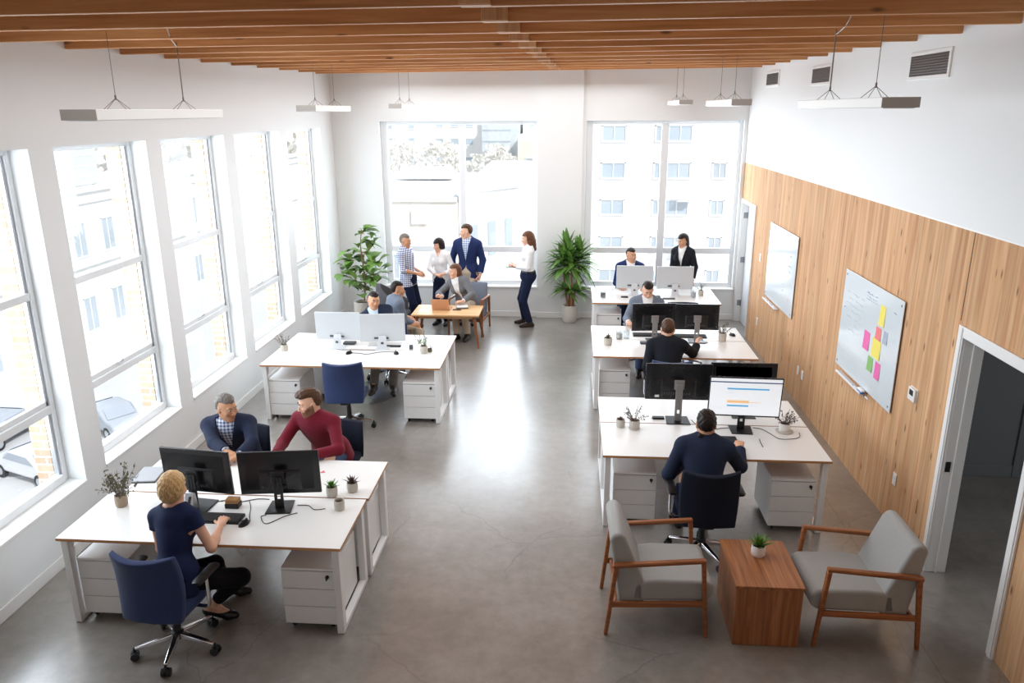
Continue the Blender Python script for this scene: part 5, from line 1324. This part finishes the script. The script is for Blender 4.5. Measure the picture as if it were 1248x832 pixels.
    tag(root, label, 'person', 'people in the office')
    tl = lambda Q: np.stack([(Q-P) @ tr/q, (Q-P) @ tf/q, (Q-P) @ up/sp], 1)     # torso coordinates
    hl = lambda Q: ((Q-Hc) @ HA.T)/s
    # eyes and brows
    if detail:
        for sx in (-1, 1):
            for nm, c, r_, m in (('eye', (sx*.031, .078, .010), .0125, 'eye white'), ('iris', (sx*.031, .0845, .009), .0075, 'eye dark')):
                b = MB(); b.lathe([(r_*s*math.sin(PI*k/8)+1e-5, -r_*s*math.cos(PI*k/8)) for k in range(9)], 12, hp(*c)-org, cap=False); o = b.build(nm, m, root, smooth=True)
        b = MB()
        for sx in (-1, 1):
            b2 = MB(); b2.tube([Vector(hp(sx*.014, .0985, .031)-org), Vector(hp(sx*.032, .094, .037)-org), Vector(hp(sx*.048, .080, .031)-org)], [.0045*s, .0045*s, .002*s], 6); b2.build('eyebrow', brow, root, smooth=True)
    # clothing
    kind, mat = top
    off = {'tee': .007, 'shirt': .009, 'blouse': .010, 'sweater': .013, 'blazer': .019, 'cardigan': .018}[kind]
    def arm_prims(o_, fr):
        pr = []
        for (S_, Eb, W) in sleeves:
            if fr <= .5:
                pr.append(cone(S_, S_+(Eb-S_)*fr*2, .047*q+o_, (.047-.008*fr*2)*q+o_+.006, .03))
            else:
                g = (fr-.5)*2
                pr += [cone(S_, Eb, .047*q+o_, .040*q+o_, .03), cone(Eb, Eb+(W-Eb)*g, .040*q+o_, .033*q+o_*.9, .02)]
        return pr
    hemz = hem if hem is not None else (.07 if (tucked and kind in ('shirt', 'tee', 'blouse')) else -.10)
    def garment(o_, fr, hz, extra=(), cutf=None):
        pr = grow(torso, o_)+list(extra); ap = arm_prims(o_, fr)
        if hz < 0: pr += [cone(t(sx*.075, 0, .05), t(sx*.085, .005, hz-.05), .10*q+o_, .095*q+o_+.004, .05) for sx in (-1, 1)]
        f0, lo_, hi_ = sdf(pr); fa, la, ha = sdf(ap); lo_ = np.minimum(lo_, la); hi_ = np.maximum(hi_, ha)
        def f(Q):
            d = f0(Q); T_ = tl(Q); d = np.maximum(d, (hz-T_[:, 2])*sp)
            if cutf is not None: d = cutf(Q, d, T_)
            d = smin(d, fa(Q), .03)
            if fr < .97:
                for (S_, Eb, W) in sleeves:       # cut the cuffs square
                    a, b_ = (S_, Eb) if fr <= .5 else (Eb, W); g = fr*2 if fr <= .5 else (fr-.5)*2
                    dr = nrm(b_-a); e = a+(b_-a)*g; m = np.linalg.norm(Q-e, axis=1) < .085
                    d[m] = np.maximum(d[m], (Q[m]-e) @ dr)
            return d
        return f, lo_, hi_
    v0 = .20 if kind == 'blazer' else .10
    def vw(z): return np.clip((z-v0)/(.50-v0), 0, 1.3)*.072+.002+np.clip((.14-z), 0, .3)*(.12 if kind == 'blazer' else .25)
    if kind in ('blazer', 'cardigan'):
        def cutf(Q, d, T_):
            w = vw(T_[:, 2]); g = np.where(T_[:, 1] > .0, (w-np.abs(T_[:, 0]))*q, -.05-T_[:, 1]*0)
            return np.maximum(d, g)
        f, a, b = garment(off, .93, hemz, cutf=cutf); emit('jacket' if kind == 'blazer' else 'cardigan', f, a, b, res, mat, root, org)
        if kind == 'blazer':
            fl1, a, b = sdf(grow(torso, off+.006))
            def lapf(Q):
                d = fl1(Q); T_ = tl(Q); w = vw(T_[:, 2]); x = np.abs(T_[:, 0]); wd = .012+.05*np.clip((T_[:, 2]-v0)/(.40-v0), 0, 1)-.035*np.clip((T_[:, 2]-.40)/.05, 0, 1)
                d = np.maximum(d, (w-x)*q); d = np.maximum(d, (x-w-wd)*q); d = np.maximum(d, (.02-T_[:, 1])*q)
                return np.maximum(np.maximum(d, (v0+.0-T_[:, 2])*sp), (T_[:, 2]-.475)*sp)
            emit('lapel', lapf, a, b, min(res, .007), mat, root, org)
        # jacket collar round the neck
        ring = [t(.072*math.sin(a_), -.012-.066*math.cos(a_), .50-.045*(1-math.cos(a_))*.5) for a_ in np.linspace(-2.1, 2.1, 9)]
        f, a, b = sdf([cone(ring[k], ring[k+1], .016*q, .016*q, .01) for k in range(8)]); emit('jacket_collar' if kind == 'blazer' else 'neckband', f, a, b, min(res, .007), mat, root, org)
        um = under or 'shirt white'
        f, a, b = garment(.006, .955, .05); emit('shirt', f, a, b, res, um, root, org)
        collar_m = um if kind == 'blazer' else None
    else:
        def cutn(Q, d, T_):   # neck opening
            if kind == 'tee': return np.maximum(d, .092*q-np.linalg.norm((Q-t(0, -.005, .535)), axis=1))
            if kind == 'blouse': return np.maximum(d, np.where(T_[:, 1] > .03, (np.clip((T_[:, 2]-.40)/.1, 0, 1)*.045-.001-np.abs(T_[:, 0]))*q, -.02))
            return d
        f, a, b = garment(off, sleeve, hemz, cutf=cutn); emit({'tee': 'top', 'shirt': 'shirt', 'blouse': 'blouse', 'sweater': 'sweater'}[kind], f, a, b, res, mat, root, org)
        collar_m = mat if kind in ('shirt', 'blouse') else None
        if kind == 'sweater':
            ring = [t(.064*math.sin(a_), -.008-.058*math.cos(a_), .515-.035*(1-math.cos(a_))*.5) for a_ in np.linspace(0, 2*PI, 13)]
            f, a, b = sdf([cone(ring[k], ring[k+1], .009*q, .009*q, .01) for k in range(12)]); emit('neckband', f, a, b, min(res, .006), mat, root, org)
            for (S_, Eb, W) in sleeves:
                c = Eb+(W-Eb)*.9; f, a, b = sdf([cone(c, c+nrm(W-Eb)*.03, .038*q, .036*q, .01)])
                emit('cuff', (lambda f_, c_, w_: (lambda Q: np.maximum(f_(Q), np.abs((Q-c_-w_*.015) @ w_)-.02)))(f, c, nrm(W-Eb)), a, b, min(res, .006), mat, root, org)
    if collar_m:
        ring = [t(.061*math.sin(a_), -.010-.056*math.cos(a_), .535-.055*(1-math.cos(a_))*.5) for a_ in np.linspace(-2.75, 2.75, 11)]
        pr = [cone(ring[k], ring[k+1], .013*q, .013*q, .008) for k in range(10)]
        for sx in (-1, 1): pr.append(cone(t(sx*.020, .050, .480), t(sx*.045, .062, .435), .013*q, .006*q, .008))
        f, a, b = sdf(pr); emit('shirt_collar', f, a, b, min(res, .006), collar_m, root, org)
    # trousers
    pr = grow(torso[:1], .010)
    for hip, K, A in legj:
        g = .80 if heels else .98
        pr += [cone(hip, K, .083*q+.012, .056*q+.014, .04), cone(K, K+(A-K)*g, .056*q+.014, .044*q+(.004 if heels else .014), .02)]
    pr.append(cone(t(0, 0, .10), t(0, 0, .02), .12*q, .15*q, .05))
    f0, a, b = sdf(pr)
    def trf(Q):
        d = np.maximum(f0(Q), (tl(Q)[:, 2]-.105)*sp)
        for hip, K, A in legj:
            g = .80 if heels else .98; e = K+(A-K)*g; dr = nrm(A-K); m = np.linalg.norm(Q-e, axis=1) < .10; d[m] = np.maximum(d[m], (Q[m]-e) @ dr)
        return d
    emit('trousers', trf, a, b, res, legs, root, org)
    if tucked and kind in ('shirt', 'blouse', 'tee'):
        f0b, a, b = sdf(grow(torso[:2], .017)); emit('belt', lambda Q: np.maximum(f0b(Q), np.abs(tl(Q)[:, 2]-.095)*sp-.016), a, b, min(res, .007), 'shoe black', root, org)
    # shoes
    for fp, z0, heel, fd, A in shoes:
        f0c, a, b = sdf(grow(fp, .009)); lowz = z0-.0 if not heels else z0
        if heels:
            pr2 = grow(fp, .006)
            f0c, a, b = sdf(pr2)
            hb = heel-fd*.012; f1c, a1, b1 = sdf([cone(V3(hb[0], hb[1], heel[2]-.01), V3(hb[0], hb[1], z0+.004), .017, .007, .01)])
            def shf(Q, f0c=f0c, f1c=f1c, z0=z0, heel=heel, fd=fd):
                x = (Q-heel) @ fd; lim = z0+.062+.028*np.clip(1-x/.08, 0, 1)-.03*np.clip((x-.08)/.05, 0, 1)*0
                return np.minimum(np.maximum(f0c(Q), Q[:, 2]-lim), f1c(Q))
            a = np.minimum(a, a1); b = np.maximum(b, b1)
        else:
            def shf(Q, f0c=f0c, z0=z0, A=A): return np.maximum(np.maximum(f0c(Q), z0-Q[:, 2]), Q[:, 2]-(A[2]+.03))
        emit('shoe', shf, a, b, min(res, .007), shoe, root, org)
    # hair
    style, hm = hair
    he2 = lambda c, r, k=.02: ell(hp(*c), HA, V3(*r)*s, k)
    pr = [he2((0, -.014, .036), (.087, .108, .104))]
    if style == 'quiff': pr += [he2((.0, .03, .10), (.066, .068, .045), .03), he2((.02, .06, .105), (.04, .04, .028), .03)]
    if style in ('bob', 'long', 'longtied'): pr += [he2((0, -.02, .02), (.097, .112, .122)), he2((0, -.045, -.045), (.088, .075, .085), .03)]
    if style == 'crop': pr += [he2((0, -.03, .03), (.093, .108, .115)), he2((0, -.06, -.02), (.074, .06, .075), .03)]
    if style == 'long': pr += [cone(hp(0, -.075, -.06), hp(0, -.085, -.20), .066*s, .045*s, .03), cone(hp(.07, -.03, -.05), hp(.08, -.01, -.19), .03*s, .022*s, .03), cone(hp(-.07, -.03, -.05), hp(-.08, -.01, -.19), .03*s, .022*s, .03)]
    if style == 'longtied': pr += [cone(hp(0, -.10, -.03), hp(0, -.115, -.10), .03*s, .034*s, .02), cone(hp(0, -.115, -.10), hp(0, -.10, -.26), .034*s, .012*s, .02)]
    if style == 'curlnape': pr += [he2((sx*.03-.015, -.075+.01*k, -.085-.012*k), (.022, .02, .02), .01) for k, sx in enumerate((-1, .2, 1.0))]
    f0h, a, b = sdf(pr)
    def hrf(Q):
        d = f0h(Q); L = hl(Q); x, y, z = L[:, 0], L[:, 1], L[:, 2]
        line = {'short': .066, 'quiff': .074, 'bob': .052, 'long': .066, 'longtied': .070, 'crop': .06, 'slick': .066, 'curlnape': .07}[style]
        back = {'short': -.02, 'quiff': -.018, 'bob': .035, 'long': .018, 'longtied': -.0, 'crop': .0, 'slick': -.02, 'curlnape': -.01}[style]
        low = {'short': -.062, 'quiff': -.06, 'bob': -.11, 'long': -.5, 'longtied': -.5, 'crop': -.10, 'slick': -.07, 'curlnape': -.5}[style]
        allow = np.minimum(line-z-.25*np.clip(.02-y, 0, .1)+.10*np.abs(x), y-back+.25*np.clip(-z, 0, .2)*(style in ('short', 'quiff', 'slick', 'crop', 'curlnape')))
        wob = .003*np.sin(x*160+3*np.sin(z*60))+.002*np.sin(y*210+z*90)
        if style in ('short', 'slick', 'quiff'): allow = np.maximum(allow, -.5+0*z)
        d = d+wob*s*.7+.013*s*np.clip(1+allow/.028, 0, 1)*(style in ('short', 'quiff', 'slick', 'curlnape'))
        return np.maximum(np.maximum(d, allow*s), (low-z)*s)
    emit('hair', hrf, a, b, min(res, .006), hm, root, org)
    if beard:
        f0d, a, b = sdf(grow(headp[:9], .005) if False else [ (p[0], p[1], p[2], p[3]+.0045, (p[4]+.0045 if p[4] is not None else None), p[5]) for p in headp[1:9]])
        def bdf(Q):
            L = hl(Q); x, y, z = np.abs(L[:, 0]), L[:, 1], L[:, 2]
            allow = np.maximum(z-(-.046+1.1*np.clip(x-.036, 0, .05)+.006*np.sin(y*60)), -(y+.004)); mouth = .011-np.sqrt((x*.55)**2+(z+.060)**2)
            mouth = np.where(y > .06, mouth, -.05)
            allow = np.maximum(allow, -.122-z)
            return np.maximum(np.maximum(bf(Q)-.005+.004*np.clip(1+allow/.015, 0, 1), allow*s), mouth*s)
        emit('beard', bdf, a, b, .0055, beard, root, org)
    return root
import os
PEOPLE = [
 dict(label='blonde woman from behind in a navy top typing at the nearest left desk', pelvis=(-2.78, 4.63, .565), head=(-2.815, 4.84, 1.165), face=8, hyaw=4, hpitch=-12, hands=((-2.93, 5.04, .79), (-2.575, 4.99, .795)), elbows=((-3.02, 4.5, .5), (-2.40, 4.70, .45)),
      feet=((-2.72, 5.24, .13), (-2.70, 4.95, .13)), knees=((-2.2, 5.4, .7), (-2.1, 4.95, .6)), fdir=((.95, .3), (.98, .15)), H=1.68, female=True, skin='skin fair', hair=('crop', 'hair blonde'), top=('tee', 'dress navy'), sleeve=.17, legs='trouser black', shoe='shoe black', heels=True, tucked=False, hem=-.12, curl=(.35, .45), res=.006),
 dict(label='grey haired man in a navy blazer and blue checked shirt, turned to the right', pelvis=(-3.24, 6.84, .565), head=(-3.205, 6.60, 1.085), face=172, hyaw=118, hpitch=-8, hands=((-2.94, 6.17, .795), (-3.02, 6.17, .80)), elbows=((-2.7, 6.6, .72), (-3.7, 6.6, .72)), hd=((-.7, -.7, 0), (.7, -.7, 0)), curl=(.8, .8),
      H=1.78, skin='skin tan', hair=('short', 'hair grey'), top=('blazer', 'suit navy'), under='plaid blue', legs='trouser navy', brow='hair grey', res=.006, feet=((-3.12, 6.35, .09), (-3.36, 6.4, .09))),
 dict(label='bearded man in a burgundy sweater looking left', pelvis=(-2.30, 6.86, .565), head=(-2.395, 6.60, 1.155), face=196, hyaw=236, hpitch=-14, hands=((-2.29, 6.22, .80), (-2.62, 6.22, .79)), elbows=((-1.85, 6.30, .62), (-2.8, 6.65, .6)), hd=((-.9, -.3, 0), None), curl=(.4, .5),
      H=1.80, skin='skin fair', hair=('quiff', 'hair brown'), top=('sweater', 'knit burgundy'), legs='jeans', beard='beard brown', brow='hair brown', res=.006, feet=((-2.2, 6.4, .09), (-2.42, 6.42, .09))),
 dict(label='smiling man in a navy jacket seated behind the pale monitors', pelvis=(-2.64, 10.60, .565), head=(-2.79, 10.62, 1.155), face=172, hyaw=150, hpitch=-4, hroll=-6, hands=((-2.45, 10.2, .79), (-2.85, 10.2, .79)), feet=((-2.42, 9.98, .09), (-2.64, 9.72, .09)), knees=((-2.1, 9.9, .9), (-2.7, 9.6, .9)),
      H=1.74, skin='skin olive', hair=('short', 'hair dark'), top=('blazer', 'suit navy'), under='shirt pale', legs='trouser grey', shoe='shoe brown', res=.009),
 dict(label='man in a grey blazer from behind, sitting left of the low table', pelvis=(-2.84, 11.62, .525), head=(-2.685, 11.72, 1.07), face=58, hyaw=80, hpitch=-6, hands=((-2.62, 12.06, .54), (-2.47, 11.80, .50)), feet=((-2.42, 12.02, .09), (-2.30, 11.86, .09)), curl=(.7, .7),
      H=1.76, skin='skin tan', hair=('short', 'hair dark'), top=('blazer', 'suit grey'), legs='trouser khaki', shoe='shoe black', res=.009),
 dict(label='standing man in a blue checked shirt at the left of the back window', pelvis=(-2.84, 13.30, .90), head=(-2.87, 13.30, 1.575), face=105, hyaw=112, hpitch=-6, hands=((-2.68, 13.44, 1.02), (-2.66, 13.16, 1.03)), elbows=((-3.0, 13.6, .9), (-2.95, 13.0, .85)), curl=(.3, .3), hn=((0, .6, .6), (0, -.6, .6)),
      H=1.70, skin='skin tan', hair=('short', 'hair grey'), top=('shirt', 'plaid blue'), sleeve=.62, tucked=False, legs='trouser navy', res=.009, feet=((-2.82, 13.40, .085), (-2.86, 13.19, .085)), brow='hair grey'),
 dict(label='standing woman in a white blouse with dark fringed hair', pelvis=(-2.30, 13.62, .84), head=(-2.335, 13.58, 1.465), face=196, hyaw=228, hpitch=-12, hands=((-2.22, 13.38, .98), (-2.36, 13.36, .97)), elbows=((-1.95, 13.6, .9), (-2.7, 13.6, .9)), hd=((-.8, -.3, 0), (.8, -.3, 0)), curl=(.7, .7),
      H=1.58, female=True, skin='skin fair', hair=('bob', 'hair dark'), top=('blouse', 'shirt white'), tucked=False, hem=-.04, legs='trouser navy', res=.009),
 dict(label='tall standing man in a blue blazer and khaki trousers with a hand in his pocket', pelvis=(-1.83, 13.72, .95), head=(-1.85, 13.70, 1.685), face=190, hyaw=255, hpitch=-8, hands=((-1.60, 13.62, .93), (-2.08, 13.70, .93)), elbows=((-1.35, 13.95, 1.1), (-2.35, 13.9, 1.1)), curl=(1.1, .6), hd=((-.2, -.3, -1), (0, 0, -1)),
      H=1.83, skin='skin fair', hair=('short', 'hair brown'), top=('blazer', 'suit blue'), under='plaid pale', legs='trouser khaki', shoe='shoe brown', res=.009),
 dict(label='woman in a grey cardigan seated at the low table, looking left', pelvis=(-1.77, 13.16, .53), head=(-1.965, 12.98, 1.11), face=200, hyaw=235, hpitch=-4, hands=((-1.80, 12.68, .66), (-2.17, 12.82, .70)), elbows=((-1.4, 12.9, .6), (-2.4, 13.1, .6)), hd=((-.9, -.3, 0), (-.6, -.2, .4)), curl=(.6, .9),
      feet=((-1.72, 12.62, .09), (-1.90, 12.60, .09)), H=1.68, female=True, skin='skin fair', hair=('longtied', 'hair auburn'), top=('cardigan', 'knit grey'), under='shirt white', legs='trouser khaki', shoe='shoe black', res=.009, brow='hair auburn'),
 dict(label='standing woman in a white shirt and dark trousers holding a tablet', pelvis=(-.735, 13.60, .91), head=(-.745, 13.58, 1.585), face=262, hyaw=262, hpitch=-10, hands=((-.955, 13.50, 1.10), (-.96, 13.66, 1.10)), elbows=((-.6, 13.25, .9), (-.6, 13.9, .9)), hn=((.2, -.5, -.8), (.2, .5, -.8)), curl=(.35, .35),
      feet=((-.70, 13.50, .085), (-.80, 13.72, .085)), fdir=((-.95, -.25), (-1, .05)), H=1.71, female=True, skin='skin fair', hair=('long', 'hair auburn'), top=('shirt', 'shirt white'), legs='trouser navy', shoe='shoe brown', res=.009, brow='hair auburn'),
 dict(label='dark haired man in a blue jacket seated behind the left white monitor', pelvis=(1.08, 13.74, .57), head=(1.095, 13.78, 1.275), face=180, hyaw=158, hpitch=-4, hands=((1.3, 13.42, .79), (.9, 13.42, .79)), feet=((1.18, 13.3, .09), (.98, 13.3, .09)), H=1.80, skin='skin olive', hair=('short', 'hair dark'), top=('blazer', 'suit blue'), under='shirt white', legs='trouser navy', res=.009),
 dict(label='standing dark haired woman in a black blazer by the right back window', pelvis=(2.02, 13.84, .88), head=(1.99, 13.80, 1.535), face=205, hyaw=228, hpitch=-16, hands=(None, (1.85, 13.62, .95)), H=1.66, female=True, skin='skin olive', hair=('longtied', 'hair dark'), top=('blazer', 'suit black'), under='shirt white', legs='trouser navy', res=.009),
 dict(label='man in a grey blazer looking down behind the dark monitors of the second right row', pelvis=(1.15, 11.44, .565), head=(1.165, 11.34, 1.195), face=180, hyaw=176, hpitch=-26, hands=((1.38, 10.93, .80), (.87, 10.96, .80)), feet=((1.25, 10.95, .09), (1.05, 10.95, .09)), H=1.77, skin='skin fair', hair=('quiff', 'hair dark'), top=('blazer', 'suit grey'), under='shirt white', legs='jeans', res=.009),
 dict(label='man in a dark suit from behind with his right hand raised, second right row', pelvis=(1.22, 9.08, .565), head=(1.235, 9.40, 1.14), face=2, hyaw=4, hpitch=-16, hands=((1.0, 9.42, .67), (1.67, 9.76, .84)), elbows=((.90, 8.9, .5), (1.62, 9.30, .45)), hd=(None, (.1, .75, .6)), curl=(.4, .7), hn=(None, (-.6, .3, .5)),
      feet=((1.1, 9.5, .09), (1.34, 9.5, .09)), H=1.78, skin='skin fair', hair=('short', 'hair brown'), top=('blazer', 'suit black'), under='shirt white', legs='jeans', res=.008),
 dict(label='dark haired person in a navy suit from behind at the lit screen', pelvis=(1.18, 6.12, .565), head=(1.21, 6.36, 1.135), face=2, hyaw=6, hpitch=-12, hands=((1.06, 6.50, .70), (1.585, 6.66, .80)), elbows=((.70, 6.1, .5), (1.62, 6.15, .4)), hd=(None, (.15, .9, .1)), curl=(.4, .7),
      feet=((1.06, 6.62, .09), (1.30, 6.62, .09)), H=1.78, skin='skin olive', hair=('curlnape', 'hair dark'), top=('blazer', 'suit navy'), under='shirt white', legs='trouser navy', res=.006),
]
for kw in PEOPLE: person(**kw)
r = empty('tablet', (-1.05, 13.58, 1.095), .1, label='dark tablet held by the standing woman in the white shirt', cat='tablet')
b = MB(); b.box(-.085, .085, -.12, .12, 0, .009); b.build('case', 'black plastic', r, bevel=.003); b = MB(); b.box(-.075, .075, -.108, .108, .009, .0098); b.build('screen', 'grey stand', r)
# ------------------------------------------------------------------ camera, sky and light
f_px, pit, yaw, rol, cam_h = 943.551587, .290536675, -.0756506190, -.0045786, 3.76646784
cy_, sy_, cp_, sp_ = math.cos(yaw), math.sin(yaw), math.cos(pit), math.sin(pit)
Fv = Vector((sy_*cp_, cy_*cp_, -sp_)); Rv = Vector((cy_, -sy_, 0)); Uv = Rv.cross(Fv)
cr_, sr_ = math.cos(rol), math.sin(rol)
Rv, Uv = cr_*Rv+sr_*Uv, -sr_*Rv+cr_*Uv
cam = bpy.data.cameras.new('camera'); co = bpy.data.objects.new('camera', cam); col.objects.link(co)
co.matrix_world = Matrix(((Rv.x, Uv.x, -Fv.x, 0), (Rv.y, Uv.y, -Fv.y, 0), (Rv.z, Uv.z, -Fv.z, cam_h), (0, 0, 0, 1)))
cam.sensor_fit = 'HORIZONTAL'; cam.sensor_width = 36; cam.lens = f_px/1248*36; cam.clip_end = 400
sc = bpy.context.scene; sc.camera = co
w = bpy.data.worlds.new('sky'); sc.world = w; w.use_nodes = True
bg = w.node_tree.nodes['Background']; bg.inputs[0].default_value = (.86, .92, 1, 1); bg.inputs[1].default_value = 1.2
def sun(d, s, ang):
    l = bpy.data.lights.new('sun', 'SUN'); l.energy = s; l.angle = ang; l.color = (1, .97, .93)
    o = bpy.data.objects.new('sun', l); col.objects.link(o); o.rotation_euler = Vector(d).to_track_quat('-Z', 'Y').to_euler()
sun((-.62, .62, -.75), 3.5, .02)
def area(loc, d, sx, sy, e, c=(1, 1, 1), spread=PI):
    l = bpy.data.lights.new('window_light', 'AREA'); l.shape = 'RECTANGLE'; l.size = sx; l.size_y = sy; l.energy = e; l.color = c; l.spread = spread  # shared by added lamps: daylight outside the panes, and unseen room fills
    o = bpy.data.objects.new('window_light', l); col.objects.link(o); o.location = loc
    q = Vector(d).to_track_quat('-Z', 'Y'); o.rotation_euler = q.to_euler()
    return o
WL, WB, FILL = 80, 130, 258
for y0, y1 in bays: area((GX-.38, (y0+y1)/2, (ZS+ZH)/2+.05), (1, 0, -.12), y1-y0-.15, ZH-ZS-.1, WL, (.86, .94, 1))
for x0, x1 in ((A0, A1), (B0, B1)): area(((x0+x1)/2, YB+.45, 2.1), (0, -1, -.12), 2.9, x1-x0-.1, WB, (.86, .94, 1)).rotation_euler.rotate_axis('Z', PI/2)
area((-1.0, 9.2, 4.2), (0, 0, -1), 4.8, 9.6, FILL, (.90, .96, 1)).visible_glossy = False  # unseen fill lamp added under the beams to brighten floor and walls
area((5.6, 4.6, 2.85), (0, 0, -1), 2, 3, 48, (.9, .95, 1))  # unseen lamp added to lift the dark side room
area((-.4, -1.5, 3.6), (0, 1, -.15), 5.5, 2, FILL*.12, (.93, .97, 1))  # weak unseen fill lamp added behind the camera
sc.view_settings.view_transform = 'Standard'; sc.view_settings.look = 'None'; sc.view_settings.exposure = 0; sc.view_settings.gamma = 1
sc.cycles.max_bounces = 8; sc.cycles.diffuse_bounces = 5; sc.cycles.glossy_bounces = 3; sc.cycles.transparent_max_bounces = 16; sc.cycles.transmission_bounces = 4
sc.cycles.sample_clamp_indirect = 6; sc.cycles.caustics_reflective = False; sc.cycles.caustics_refractive = False
